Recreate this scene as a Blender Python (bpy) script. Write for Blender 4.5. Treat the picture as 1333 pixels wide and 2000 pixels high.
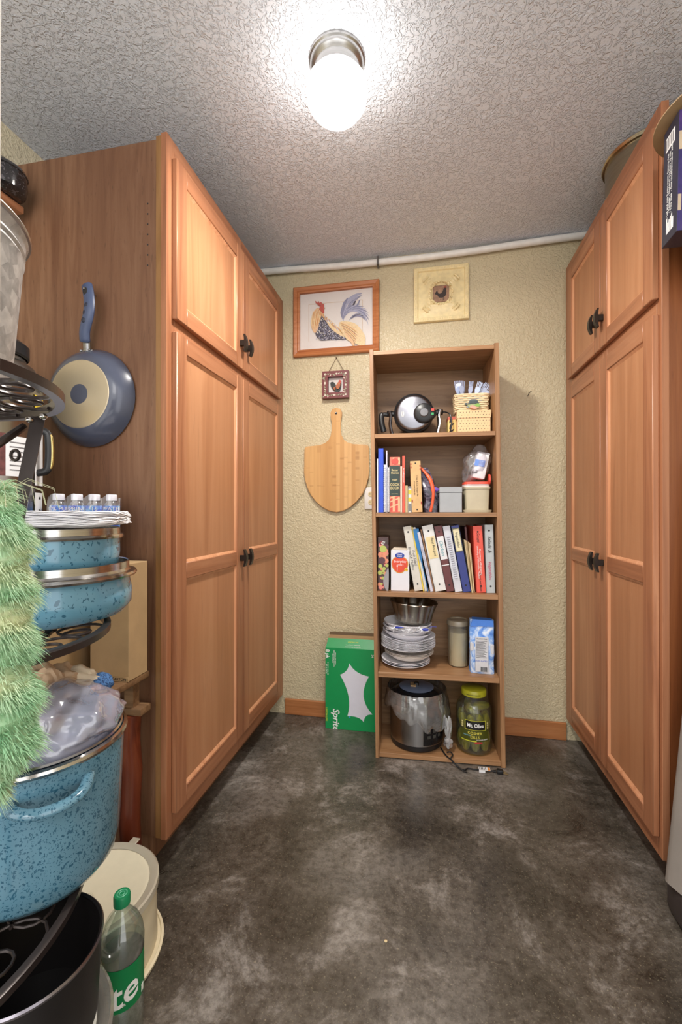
import bpy, bmesh, math, random
from mathutils import Vector, Matrix, noise
for o in list(bpy.data.objects): bpy.data.objects.remove(o)
S = bpy.context.scene; COL = S.collection
R = math.radians; PI = math.pi
random.seed(4)
# ---------------------------------------------------------------- camera
cd = bpy.data.cameras.new('camera'); cam = bpy.data.objects.new('camera', cd); COL.objects.link(cam)
cd.sensor_fit = 'VERTICAL'; cd.sensor_height = 36.0; cd.lens = 847.0 / 2000 * 36.0
cd.clip_start = 0.02
cam.location = (0, 0, 1.1); cam.rotation_euler = (R(90 + .107), 0, R(11.26))
S.camera = cam
# ---------------------------------------------------------------- world, light, exposure
w = bpy.data.worlds.new('world'); S.world = w; w.use_nodes = True
w.node_tree.nodes['Background'].inputs[0].default_value = (1.0, .99, .975, 1)
w.node_tree.nodes['Background'].inputs[1].default_value = 1.95
S.view_settings.view_transform = 'Standard'; S.view_settings.look = 'None'
S.view_settings.gamma = 1; S.view_settings.use_curve_mapping = False
S.view_settings.exposure = 0.33
GLOBE = 11.0
al = bpy.data.lights.new('rear_fill_light', 'AREA'); al.energy = 14; al.size = 1.0; al.color = (1, .97, .93)  # unseen area fill added behind the camera, standing in for next-room light
ao = bpy.data.objects.new('rear_fill_light', al); COL.objects.link(ao); ao.location = (.1, -1.3, 2.35); ao.rotation_euler = (R(30), 0, 0)

# ---------------------------------------------------------------- materials
_M = {}
def lin(c): return tuple(((x / 255) / 12.92 if x / 255 <= .04045 else ((x / 255 + .055) / 1.055) ** 2.4) for x in c) + (1,)
class NT:
    def __init__(s, name):
        m = bpy.data.materials.new(name); m.use_nodes = True; s.m = m; s.t = m.node_tree
        s.b = s.t.nodes['Principled BSDF']; s.out = s.t.nodes['Material Output']
    def n(s, typ, **k):
        n = s.t.nodes.new(typ)
        for a, v in k.items():
            if a.startswith('i_'): n.inputs[int(a[2:]) if a[2:].isdigit() else a[2:].replace('_', ' ')].default_value = v
            else: setattr(n, a, v)
        return n
    def l(s, a, b): s.t.links.new(a, b)
    def coord(s, scale=(1, 1, 1), rnd=True):
        c = s.n('ShaderNodeTexCoord'); mp = s.n('ShaderNodeMapping'); mp.inputs['Scale'].default_value = scale
        s.l(c.outputs['Object'], mp.inputs['Vector'])
        if rnd:
            oi = s.n('ShaderNodeObjectInfo'); mu = s.n('ShaderNodeMath', operation='MULTIPLY'); mu.inputs[1].default_value = 37.0
            s.l(oi.outputs['Random'], mu.inputs[0]); s.l(mu.outputs[0], mp.inputs['Location'])
        return mp.outputs[0]
    def noise(s, vec, sc, det=3, rough=.55, dist=0):
        n = s.n('ShaderNodeTexNoise'); n.inputs['Scale'].default_value = sc; n.inputs['Detail'].default_value = det
        n.inputs['Roughness'].default_value = rough; n.inputs['Distortion'].default_value = dist
        s.l(vec, n.inputs['Vector']); return n.outputs['Fac']
    def ramp(s, fac, stops):
        r = s.n('ShaderNodeValToRGB'); e = r.color_ramp.elements
        while len(e) < len(stops): e.new(.5)
        for k, (p, c) in zip(e, stops): k.position = p; k.color = c
        s.l(fac, r.inputs[0]); return r.outputs[0]
    def mix(s, fac, a, b, bt='MIX'):
        m = s.n('ShaderNodeMix', data_type='RGBA', blend_type=bt)
        for i, v in ((0, fac), (6, a), (7, b)):
            if isinstance(v, (int, float, tuple)): m.inputs[i].default_value = v
            else: s.l(v, m.inputs[i])
        return m.outputs[2]
    def bump(s, h, dist, st=1.0, prev=None):
        b = s.n('ShaderNodeBump'); b.inputs['Strength'].default_value = st; b.inputs['Distance'].default_value = dist
        s.l(h, b.inputs['Height'])
        if prev: s.l(prev, b.inputs['Normal'])
        s.l(b.outputs[0], s.b.inputs['Normal']); return b.outputs[0]
    def base(s, c):
        if isinstance(c, tuple): s.b.inputs['Base Color'].default_value = c
        else: s.l(c, s.b.inputs['Base Color'])
    def pr(s, rough=.5, metal=0, spec=.5, trans=0, coat=0):
        i = s.b.inputs; i['Roughness'].default_value = rough; i['Metallic'].default_value = metal
        i['Specular IOR Level'].default_value = spec; i['Transmission Weight'].default_value = trans; i['Coat Weight'].default_value = coat
def plain(name, rgb, rough=.5, metal=0, var=.06, vs=30, spec=.5, coat=0):
    """plain paint / plastic / card with a faint mottling and micro relief"""
    if name in _M: return _M[name]
    t = NT(name); c = lin(rgb); v = t.coord()
    f = t.noise(v, vs, 3)
    lo = tuple(max(0, x * (1 - var)) for x in c[:3]) + (1,); hi = tuple(min(1, x * (1 + var)) for x in c[:3]) + (1,)
    t.base(t.ramp(f, [(.3, lo), (.7, hi)])); t.pr(rough, metal, spec, 0, coat)
    t.bump(t.noise(v, vs * 8, 2), .0003, .3)
    _M[name] = t.m; return t.m
def wood(name, c1, c2, c3, axis='z', gs=38, rough=.38, along=1.1, pores=.25, cloud=.35, spec=.4):
    if name in _M: return _M[name]
    t = NT(name); sc = {'z': (gs, gs, along), 'y': (gs, along, gs), 'x': (along, gs, gs)}[axis]
    v = t.coord(sc); g = t.noise(v, 1.0, 5, .6, 1.2)
    col = t.ramp(g, [(.28, lin(c1)), (.5, lin(c2)), (.72, lin(c3))])
    v2 = t.coord(tuple(3.5 if k > 5 else .9 for k in sc)); cl = t.noise(v2, 1.0, 3)
    col = t.mix(t.ramp(cl, [(.35, (0, 0, 0, 1)), (.65, (cloud,) * 3 + (1,))]), col, lin(c1))
    v3 = t.coord(tuple(k * 5 if k > 5 else k * 9 for k in sc)); p = t.noise(v3, 1.0, 2, .7)
    col = t.mix(t.ramp(p, [(.62, (0, 0, 0, 1)), (.75, (pores,) * 3 + (1,))]), col, tuple(x * .35 for x in lin(c1)[:3]) + (1,))
    t.base(col); t.pr(rough, 0, spec); t.bump(p, .0006, .35)
    _M[name] = t.m; return t.m
def thin(name, tint, dens=.15, gloss=.12, rough=.08, body=(255, 255, 255)):
    """thin clear film or glass wall: mostly see-through, with gloss and a little body colour"""
    if name in _M: return _M[name]
    t = NT(name); tr = t.n('ShaderNodeBsdfTransparent'); tr.inputs[0].default_value = lin(tint)
    t.base(lin(body)); t.pr(rough, 0, .6)
    gl = t.n('ShaderNodeBsdfGlossy'); gl.inputs['Roughness'].default_value = rough
    m1 = t.n('ShaderNodeMixShader'); m1.inputs[0].default_value = dens; t.l(tr.outputs[0], m1.inputs[1]); t.l(t.b.outputs[0], m1.inputs[2])
    lw = t.n('ShaderNodeLayerWeight'); lw.inputs[0].default_value = .35
    mm = t.n('ShaderNodeMath', operation='MULTIPLY_ADD'); t.l(lw.outputs['Facing'], mm.inputs[0]); mm.inputs[1].default_value = gloss * 2.2; mm.inputs[2].default_value = gloss * .35
    m2 = t.n('ShaderNodeMixShader'); t.l(mm.outputs[0], m2.inputs[0]); t.l(m1.outputs[0], m2.inputs[1]); t.l(gl.outputs[0], m2.inputs[2])
    t.l(m2.outputs[0], t.out.inputs[0]); _M[name] = t.m; return t.m
def brushed(name, rgb, rough=.3, axis='z', gs=300, amt=.25):
    if name in _M: return _M[name]
    t = NT(name); sc = {'z': (2, 2, gs), 'x': (gs, gs, 2), 'r': (gs, gs, gs)}[axis]
    g = t.noise(t.coord(sc), 1, 3); c = lin(rgb)
    t.base(t.ramp(g, [(.3, tuple(x * (1 - amt) for x in c[:3]) + (1,)), (.7, c)])); t.pr(rough, 1)
    _M[name] = t.m; return t.m
def enamel(name, rgb, speck, scale, thr):
    if name in _M: return _M[name]
    t = NT(name); v = t.coord((1, 1, 1)); c = lin(rgb)
    cl = t.noise(v, 9, 3); col = t.ramp(cl, [(.3, tuple(x * .8 for x in c[:3]) + (1,)), (.7, tuple(min(1, x * 1.12) for x in c[:3]) + (1,))])
    f = t.noise(t.coord((1, 1, .75)), scale, 2, .5, .6)
    f2 = t.noise(v, scale * .45, 1)
    s1 = t.ramp(f, [(thr, (0, 0, 0, 1)), (thr + .025, (.9, .9, .9, 1))]); s2 = t.ramp(f2, [(thr + .03, (0, 0, 0, 1)), (thr + .05, (.8, .8, .8, 1))])
    col = t.mix(s1, col, lin(speck)); col = t.mix(s2, col, lin(speck))
    t.base(col); t.pr(.14, 0, .6, 0, .3); t.bump(t.noise(v, 25, 2), .0006, .3); _M[name] = t.m; return t.m
def emis(name, rgb, st):
    t = NT(name); t.b.inputs['Emission Color'].default_value = rgb + (1,); t.b.inputs['Emission Strength'].default_value = st
    t.base((.9, .9, .88, 1)); _M[name] = t.m; return t.m

def m_wall(name, rgb, var=.05):
    t = NT(name); v = t.coord(rnd=False); c = lin(rgb)
    t.base(t.ramp(t.noise(v, 2.2, 4), [(.3, tuple(x * (1 - var) for x in c[:3]) + (1,)), (.7, tuple(x * (1 + var) for x in c[:3]) + (1,))]))
    t.pr(.36, 0, .45)
    a = t.noise(v, 75, 2, .5, .8); a2 = t.ramp(a, [(.42, (0, 0, 0, 1)), (.6, (1, 1, 1, 1))])
    b1 = t.bump(a2, .0035, .55); t.bump(t.noise(v, 16, 3, .5, 1.0), .006, .45, b1); return t.m
def m_ceiling():
    t = NT('knockdown_ceiling'); v = t.coord(rnd=False); c = lin((232, 237, 247))
    t.base(t.ramp(t.noise(v, 1.5, 3), [(.3, tuple(x * .93 for x in c[:3]) + (1,)), (.7, c)])); t.pr(.62, 0, .3)
    a = t.noise(v, 62, 3, .55, 1.2); a2 = t.ramp(a, [(.45, (0, 0, 0, 1)), (.56, (1, 1, 1, 1))])
    b1 = t.bump(a2, .005, .8); t.bump(t.noise(v, 160, 2), .002, .5, b1); return t.m
def m_floor():
    t = NT('stained_concrete'); v = t.coord(rnd=False)
    big = t.noise(v, 1.5, 3, .55, .4); mid = t.noise(v, 3.6, 8, .72, .5); fine = t.noise(v, 48, 6, .75); grit = t.noise(v, 170, 3, .7)
    c1 = t.ramp(mid, [(.36, lin((46, 41, 36))), (.47, lin((80, 74, 66))), (.54, lin((104, 97, 89))), (.64, lin((172, 166, 160)))])
    c2 = t.ramp(big, [(.38, lin((52, 46, 39))), (.5, lin((94, 87, 78))), (.62, lin((158, 152, 146)))])
    c = t.mix(.42, c1, c2)
    c = t.mix(t.ramp(fine, [(.42, (0, 0, 0, 1)), (.62, (.6,) * 3 + (1,))]), c, t.mix(1.0, c, lin((128, 121, 112)), 'MULTIPLY'))
    c = t.mix(t.ramp(grit, [(.58, (0, 0, 0, 1)), (.72, (.35,) * 3 + (1,))]), c, lin((188, 178, 150)))
    t.base(c); t.pr(.3, 0, .5); t.l(t.ramp(mid, [(.3, (.2,) * 3 + (1,)), (.7, (.46,) * 3 + (1,))]), t.b.inputs['Roughness'])
    b1 = t.bump(t.noise(v, 30, 5, .65), .002, .5); t.bump(fine, .001, .4, b1); return t.m

CAB = dict(gs=26, along=1.0, pores=.2)
def cabw(axis='z'): return wood('maple_stain_' + axis, (142, 91, 63), (172, 116, 82), (190, 136, 100), axis, rough=.36, cloud=.4, **CAB)
def cabp(): return wood('maple_panel', (166, 113, 78), (186, 132, 94), (198, 146, 108), 'z', gs=14, rough=.38, along=.8, pores=.16, cloud=.45)
def plyw(): return wood('dark_plywood', (102, 68, 48), (130, 93, 68), (148, 112, 86), 'z', gs=30, rough=.5, along=2.2, pores=.45, cloud=.6)
def oak(axis='z'): return wood('oak_laminate_' + axis, (128, 92, 60), (160, 119, 82), (182, 142, 104), axis, gs=60, rough=.42, along=2.0, pores=.4, cloud=.25)
def oakback(): return wood('oak_laminate_back', (108, 80, 54), (140, 106, 74), (160, 126, 92), 'x', gs=30, rough=.45, along=2.0, pores=.3, cloud=.3)
# ---------------------------------------------------------------- mesh builder
class MB:
    def __init__(s): s.b = bmesh.new()
    def _mi(s, fs, mi):
        for f in fs: f.material_index = mi
    def box(s, x0, x1, y0, y1, z0, z1, mi=0, bev=0, seg=1, rot=None):
        r = bmesh.ops.create_cube(s.b, size=1); vs = r['verts']
        for v in vs: v.co = Vector((x0 + (v.co.x + .5) * (x1 - x0), y0 + (v.co.y + .5) * (y1 - y0), z0 + (v.co.z + .5) * (z1 - z0)))
        if bev:
            es = list({e for v in vs for e in v.link_edges})
            rr = bmesh.ops.bevel(s.b, geom=es, offset=bev, segments=seg, profile=.5, affect='EDGES'); vs = list({v for f in rr['faces'] for v in f.verts} | {v for v in vs if v.is_valid})
        fs = {f for v in vs for f in v.link_faces}; s._mi(fs, mi)
        if rot:
            for v in vs: v.co = rot @ v.co
        return vs
    def lathe(s, prof, c=(0, 0, 0), seg=32, mi=0, wob=None, a0=0, a1=2 * PI):
        full = abs(a1 - a0 - 2 * PI) < 1e-6; rings = []; n = seg if full else seg + 1
        for k, p in enumerate(prof):
            r, z = p[0], p[1]
            if r < 1e-6: rings.append([s.b.verts.new((c[0], c[1], c[2] + z))]); continue
            ring = []
            for i in range(n):
                a = a0 + (a1 - a0) * i / seg; rr, zz = r, z
                if wob: rr, zz = wob(a, r, z)
                ring.append(s.b.verts.new((c[0] + rr * math.cos(a), c[1] + rr * math.sin(a), c[2] + zz)))
            rings.append(ring)
        for k in range(len(rings) - 1):
            A, B = rings[k], rings[k + 1]; m = prof[k][2] if len(prof[k]) > 2 else mi
            for i in range(seg):
                j = (i + 1) % n
                if len(A) == 1 and len(B) == 1: continue
                if len(A) == 1: f = s.b.faces.new((A[0], B[i], B[j]))
                elif len(B) == 1: f = s.b.faces.new((A[i], A[j], B[0]))
                else: f = s.b.faces.new((A[i], A[j], B[j], B[i]))
                f.material_index = m
        return rings
    def tube(s, pts, r, seg=8, mi=0, closed=False, flat=1.0):
        pts = [Vector(p) for p in pts]; n = len(pts); rings = []; u = None
        for i, p in enumerate(pts):
            a = pts[(i - 1) % n] if (closed or i > 0) else p; b = pts[(i + 1) % n] if (closed or i < n - 1) else p
            d = (b - a).normalized()
            if u is None:
                u = d.cross(Vector((0, 0, 1)))
                if u.length < .55: u = d.cross(Vector((0, 1, 0)))
            else:
                u = u - d * u.dot(d)
            u.normalize(); v = u.cross(d).normalized(); rr = r[i] if isinstance(r, (list, tuple)) else r
            rings.append([s.b.verts.new(p + u * rr * math.cos(2 * PI * k / seg) + v * rr * flat * math.sin(2 * PI * k / seg)) for k in range(seg)])
        for i in range(n if closed else n - 1):
            A, B = rings[i], rings[(i + 1) % n]
            for k in range(seg):
                f = s.b.faces.new((A[k], A[(k + 1) % seg], B[(k + 1) % seg], B[k])); f.material_index = mi
        if not closed:
            for q in (rings[0], rings[-1]):
                f = s.b.faces.new(q); f.material_index = mi
    def prism(s, poly, d0, d1, plane='xz', mi=0):
        """extrude a 2D outline; xz: depth is y, xy: depth is z, yz: depth is x"""
        def P(p, d): return {'xz': (p[0], d, p[1]), 'xy': (p[0], p[1], d), 'yz': (d, p[0], p[1])}[plane]
        A = [s.b.verts.new(P(p, d0)) for p in poly]; B = [s.b.verts.new(P(p, d1)) for p in poly]
        fs = [s.b.faces.new(A), s.b.faces.new(B)]
        for i in range(len(poly)):
            j = (i + 1) % len(poly); fs.append(s.b.faces.new((A[i], A[j], B[j], B[i])))
        s._mi(fs, mi); return A + B
    def blob(s, c, r, seed=0, amp=.2, freq=3, sub=3, mi=0, amp2=0):
        q = bmesh.ops.create_icosphere(s.b, subdivisions=sub, radius=1)
        for v in q['verts']:
            d = v.co.normalized(); k = 1 + amp * noise.noise(d * freq + Vector((seed * 7.3, seed, 0))) + amp2 * noise.noise(d * freq * 3 + Vector((seed, 3, 1)))
            v.co = Vector((c[0] + d.x * r[0] * k, c[1] + d.y * r[1] * k, c[2] + d.z * r[2] * k))
        s._mi({f for v in q['verts'] for f in v.link_faces}, mi); return q['verts']
    def shape(s, poly, y, mi=0, t=.0004):
        return s.prism(poly, y, y - t, 'xz', mi)
    def each(s, fn):
        for v in s.b.verts: v.co = fn(v.co)
        return s
def obj(name, mb, mats, parent=None, smooth=True, ang=38, kind=None):
    b = mb.b; bmesh.ops.recalc_face_normals(b, faces=b.faces)
    if smooth:
        for f in b.faces: f.smooth = True
        for e in b.edges:
            if len(e.link_faces) == 2 and e.calc_face_angle(0) > R(ang): e.smooth = False
    me = bpy.data.meshes.new(name); b.to_mesh(me); b.free()
    for m in (mats if isinstance(mats, (list, tuple)) else [mats]): me.materials.append(m)
    o = bpy.data.objects.new(name, me); COL.objects.link(o)
    if parent: o.parent = parent
    if kind: o['kind'] = kind
    return o
def tag(o, label, cat, group=None):
    o['label'] = label; o['category'] = cat
    if group: o['group'] = group
    return o
def thing(name, label, cat, loc=(0, 0, 0), rz=0, group=None, rot=None):
    o = bpy.data.objects.new(name, None); COL.objects.link(o); o.empty_display_size = .02
    o.location = loc; o.rotation_euler = rot if rot else (0, 0, rz)
    return tag(o, label, cat, group)
def dup(root, loc=None, rot=None, label=None):
    r = root.copy(); COL.objects.link(r)
    if loc is not None: r.location = loc
    if rot is not None: r.rotation_euler = rot
    if label: r['label'] = label
    for ch in list(root.children):
        c = ch.copy(); COL.objects.link(c); c.parent = r
        for g in list(ch.children):
            d = g.copy(); COL.objects.link(d); d.parent = c
    return r
def text(s, size, mat, parent, loc, rot=(90, 0, 0), shear=0, xs=1, bold=0, cyl=None, name='lettering', align='CENTER', sp=1.0):
    cu = bpy.data.curves.new(name, 'FONT'); cu.body = s; cu.size = size; cu.shear = shear; cu.offset = bold; cu.space_line = .9; cu.space_character = sp
    cu.align_x = align; cu.align_y = 'CENTER'; cu.extrude = .00025; cu.resolution_u = 3
    t = bpy.data.objects.new('tmp', cu); me = bpy.data.meshes.new_from_object(t); bpy.data.objects.remove(t); bpy.data.curves.remove(cu)
    me.materials.clear(); me.materials.append(mat); me.name = name
    for v in me.vertices: v.co.x *= xs
    if cyl:
        q_ = bmesh.new(); q_.from_mesh(me); bmesh.ops.triangulate(q_, faces=q_.faces)
        for _ in range(3):
            lg = [e for e in q_.edges if e.calc_length() > cyl[0] * .13]
            if not lg: break
            bmesh.ops.subdivide_edges(q_, edges=lg, cuts=1); bmesh.ops.triangulate(q_, faces=q_.faces)
        q_.to_mesh(me); q_.free()
    if cyl:                       # wrap round a vertical cylinder: x along the arc, y up
        rad, a0, z0, roll = cyl; cr, sr = math.cos(R(roll)), math.sin(R(roll))
        for v in me.vertices:
            x, y = v.co.x * cr - v.co.y * sr, v.co.x * sr + v.co.y * cr
            a = R(a0) + x / rad; q = rad + .0007 + v.co.z
            v.co = Vector((q * math.cos(a), q * math.sin(a), z0 + y))
    o = bpy.data.objects.new(name, me); COL.objects.link(o); o.parent = parent
    if not cyl: o.location = loc; o.rotation_euler = tuple(R(a) for a in rot)
    return o
def spline(pts, n=6, closed=True):
    out = []; N = len(pts)
    for i in range(N if closed else N - 1):
        p = [Vector(pts[(i + k) % N] if closed else pts[min(max(i + k, 0), N - 1)]) for k in (-1, 0, 1, 2)]
        for k in range(n):
            t = k / n; q = .5 * ((2 * p[1]) + (p[2] - p[0]) * t + (2 * p[0] - 5 * p[1] + 4 * p[2] - p[3]) * t * t + (3 * p[1] - p[0] - 3 * p[2] + p[3]) * t ** 3)
            out.append(tuple(q))
    if not closed: out.append(tuple(pts[-1]))
    return out
def leaf(x, z, ln, wd, ang, bend=0, n=7):
    a = R(ang); up, dn = [], []
    for i in range(n + 1):
        t = i / n; b = a + R(bend) * t
        px = x + ln * t * math.cos(a + R(bend) * t * .5); pz = z + ln * t * math.sin(a + R(bend) * t * .5)
        h = wd * math.sin(PI * min(1, t * .92 + .08)) ** .8 * .5
        up.append((px - h * math.sin(b), pz + h * math.cos(b))); dn.append((px + h * math.sin(b), pz - h * math.cos(b)))
    return up + dn[::-1]
WHITE = plain('white_paint', (232, 231, 226), .4); BLACKP = plain('black_plastic', (26, 26, 28), .35); INK = plain('black_ink', (28, 27, 30), .6)
WINK = plain('white_ink', (236, 236, 234), .6); CARD = plain('brown_cardboard', (178, 148, 108), .8, var=.08, vs=14); PAPER = plain('white_paper', (222, 222, 224), .75, var=.04)
STEEL = brushed('polished_steel', (200, 198, 195), .16); DKMETAL = plain('wrought_iron', (58, 50, 48), .3, .4); BRONZE = plain('dark_bronze', (52, 46, 42), .35, .6)
CLEAR = thin('clear_plastic', (250, 250, 250), .05, .2, .06)
# ================================================================ THE ROOM
H, XW, YB, XRW = 2.44, -1.43, 2.278, 1.27
KHAKI = m_wall('khaki_textured_paint', (204, 191, 158)); CREAM = m_wall('cream_textured_paint', (226, 216, 188))
def struct(name, mb, mat, smooth=False): return obj(name, mb, mat, None, smooth, kind='structure')
m = MB(); m.box(XW - .1, XRW + .1, -1.9, YB + .1, -.1, 0); struct('floor', m, m_floor())
m = MB(); m.box(XW - .1, XRW + .1, -.35, YB + .1, H, H + .1); struct('ceiling', m, m_ceiling())
m = MB(); m.box(XW - .1, XRW + .1, YB, YB + .1, 0, H); struct('wall_back', m, KHAKI)
m = MB(); m.box(XW - .1, XW, -.35, YB, 0, H); struct('wall_left', m, CREAM)
m = MB(); m.box(XRW, XRW + .1, -.35, YB, 0, H); struct('wall_right', m, KHAKI)
m = MB(); m.box(-.765, .66, YB - .013, YB, 0, .085, 0, .003); struct('baseboard_back', m, wood('base_oak', (150, 92, 52), (182, 120, 74), (200, 140, 92), 'x', gs=30, along=1.2))
m = MB(); vs = m.box(-.40, -.288, .225, .248, 0, H, 0, .002)
for v in vs: v.co.x += .0026 * (v.co.z - 1.3)
struct('trim_1', m, WHITE)
# ================================================================ CABINETS
def door_part(cab, sx, X, y0, y1, z0, z1, rails, handle, hz):
    """shaker door on a face looking sx; X is the face frame plane"""
    t = .018; sw = .058; st = .056
    m = MB(); xo = X + sx * t
    def bar(a, b, c, d, ax): m.box(min(X, xo), max(X, xo), a, b, c, d, 0 if ax == 'z' else 1, .0025)
    bar(y0, y0 + sw, z0, z1, 'z'); bar(y1 - sw, y1, z0, z1, 'z')
    zs = [(z0, z0 + st)] + rails + [(z1 - st, z1)]
    for a, b in zs: bar(y0 + sw, y1 - sw, a, b, 'y')
    d = obj('door', m, [cabw('z'), cabw('y')], cab)
    for (a, b), (c, e) in zip(zs[:-1], zs[1:]):
        p = MB(); p.box(min(X + sx * .001, X + sx * .008), max(X + sx * .001, X + sx * .008), y0 + sw - .003, y1 - sw + .003, b - .003, c + .003)
        obj('panel', p, cabp(), d, False)
        q = MB(); bw = .009                                           # bevelled bead round the panel
        xs0, xs1 = X + sx * .008, X + sx * .0145
        for (p0, p1, n0, n1) in (((y0 + sw, b), (y1 - sw, b), (bw, bw), (-bw, bw)), ((y1 - sw, b), (y1 - sw, c), (-bw, bw), (-bw, -bw)), ((y1 - sw, c), (y0 + sw, c), (-bw, -bw), (bw, -bw)), ((y0 + sw, c), (y0 + sw, b), (bw, -bw), (bw, bw))):
            V = [q.b.verts.new(k) for k in ((xs1, p0[0], p0[1]), (xs1, p1[0], p1[1]), (xs0, p1[0] + n1[0], p1[1] + n1[1]), (xs0, p0[0] + n0[0], p0[1] + n0[1]), (xs0, p0[0], p0[1]), (xs0, p1[0], p1[1]))]
            for f in ((0, 1, 2, 3), (0, 3, 4), (1, 5, 2), (0, 4, 5, 1)): q.b.faces.new([V[i] for i in f])
        obj('bead', q, wood('bead_maple', (190, 128, 92), (214, 156, 116), (226, 172, 136), 'z', gs=26, along=1), d, False)
    h = MB(); hx = xo; hl = .052
    h.box(min(hx, hx + sx * .024), max(hx, hx + sx * .024), handle - .007, handle + .007, hz - .012, hz + .012, 0, .002)
    arc = [(hx + sx * (.026 + .010 * (k / 8 * 2 - 1) ** 2 * -1 + .006), hz + hl * (k / 8 - .5) * 1.35) for k in range(9)]
    inner = [(x - sx * (.006 + .006 * math.sin(PI * k / 8)), z) for k, (x, z) in enumerate(arc)]
    poly = arc + inner[::-1]
    A = [h.b.verts.new((x, handle - .009, z)) for x, z in poly]; B = [h.b.verts.new((x, handle + .009, z)) for x, z in poly]
    n = len(poly)
    for i in range(n): h.b.faces.new((A[i], A[(i + 1) % n], B[(i + 1) % n], B[i]))
    for i in range(8):
        for Q in (A, B): h.b.faces.new((Q[i], Q[i + 1], Q[n - 2 - i], Q[n - 1 - i]))
    obj('handle', h, BRONZE, d)['label'] = 'dark bronze arched pull handle'
def cabinet(label, sx, X, xb, y0, ytop, ztop, ysplit, yd0, yd1, zu, zl, hz):
    c = thing('pantry_cabinet', label, 'cabinet', (X, y0, 0)); g = .004; off = Vector((X, y0, 0))
    yb = YB - .003
    def put(name, mb, mats, sm=False): mb.each(lambda v: v - off); return obj(name, mb, mats, c, sm)
    lo, hi = min(xb, X - sx * .02), max(xb, X - sx * .02)
    m = MB(); m.box(lo, hi, y0 + .008, y0 + .026, .105, ztop - .012); put('side_panel', m, plyw() if sx > 0 else wood('side_maple', (120, 66, 34), (142, 84, 46), (156, 98, 58), 'z', gs=26, along=1))
    m = MB(); m.box(lo, hi, yb - .018, yb, .105, ztop - .012); put('side_panel', m, plyw())
    m = MB(); m.box(lo, hi, y0 + .026, yb - .018, ztop - .03, ztop - .012); put('top_panel', m, plyw())
    m = MB(); m.box(lo, hi, y0 + .026, yb - .018, .105, .123); put('bottom_panel', m, plyw())
    kx = X - sx * .075; m = MB(); m.box(min(kx, kx - sx * .016), max(kx, kx - sx * .016), y0 + .0465, yb, 0, .105); put('toe_kick', m, plyw())
    m = MB(); m.box(min(xb, kx), max(xb, kx), y0 + .03, y0 + .046, 0, .1045); put('toe_kick', m, plyw())
    f0, f1 = min(X - sx * .02, X), max(X - sx * .02, X)
    for a, b in ((y0, yd0 + .014), (ysplit - .018, ysplit + .018), (yd1 - .014, yb)):
        m = MB(); m.box(f0, f1, a, b, .103, ztop, 0, .0015); put('frame_stile', m, cabw('z'))
    for a, b in ((.103, zl[0] + .014), (zl[1] - .014, zu[0] + .014), (zu[1] - .014, ztop)):
        for p, q in ((yd0 + .014, ysplit - .018), (ysplit + .018, yd1 - .014)):
            m = MB(); m.box(f0, f1, p, q, a, b, 0, .001); put('frame_rail', m, cabw('y'))
    if sx > 0:
        m = MB(); m.box(X - .038, X - .02, y0 + .003, y0 + .0285, .105, ztop - .006); put('corner_strip', m, wood('pale_strip', (120, 84, 46), (146, 106, 64), (160, 120, 78), 'z', gs=20))
        for k in range(7):
            m = MB(); m.tube([(-.849, y0 + .0075, 2.057 - .0318 * k), (-.849, y0 + .0082, 2.057 - .0318 * k)], .0027, 10); put('peg_hole', m, INK)
    for (a, b), hh in (((yd0, ysplit - .0025), ysplit - .03), ((ysplit + .0025, yd1), ysplit + .03)):
        door_part(c, sx, 0, a - y0, b - y0, zu[0], zu[1], [], hh - y0, hz[0])
        door_part(c, sx, 0, a - y0, b - y0, zl[0], zl[1], [(.887, .940)], hh - y0, hz[1])
    return c
cabinet('tall reddish maple pantry cabinet with frying pan on its dark side panel', 1, -.779, -1.352, 1.19, 2.275, 2.263, 1.712, 1.217, 2.197, (1.702, 2.203), (.168, 1.664), (1.803, .913))
cabinet('tall reddish maple pantry cabinet with big metal pot on top', -1, .661, XRW - .002, 1.40, 2.275, 2.285, 1.805, 1.414, 2.197, (1.722, 2.222), (.16, 1.677), (1.827, .914))
# ================================================================ CEILING LIGHT, PIPE
t = thing('ceiling_light', 'lit white globe ceiling light on a ringed metal base', 'ceiling light', (-.262, 1.255, H))
m = MB(); m.lathe([(0, 0), (.083, 0), (.083, -.008), (.079, -.012), (.079, -.018), (.075, -.024), (.068, -.03), (.066, -.052), (0, -.052)], seg=48); obj('base', m, brushed('light_base_nickel', (190, 188, 186), .3), t)
m = MB(); m.lathe([(.055, -.05), (.075, -.06), (.088, -.078), (.091, -.1), (.086, -.125), (.07, -.148), (.045, -.162), (.02, -.168), (0, -.169)], seg=48); obj('globe', m, emis('lit_opal_glass', (1.0, .95, .88), GLOBE), t)
bl = bpy.data.lights.new('globe_bulb', 'AREA'); bl.shape = 'DISK'; bl.size = .15; bl.energy = 17; bl.color = (1, .95, .88); bo_ = bpy.data.objects.new('globe_bulb', bl); COL.objects.link(bo_); bo_.location = (-.262, 1.255, H - .172)
t = thing('conduit_pipe', 'white painted pipe running along the top of back wall', 'pipe', (0, 2.25, 2.41))
m = MB(); m.tube(spline([(-1.38, 0, .013), (-.85, 0, .012), (-.5, 0, -.001), (-.25, 0, -.006), (0, 0, -.008), (.24, 0, -.003), (.5, 0, .007), (.75, 0, .012), (1.22, 0, .013)], 6, False), .0165, 12); obj('pipe', m, WHITE, t)
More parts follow.
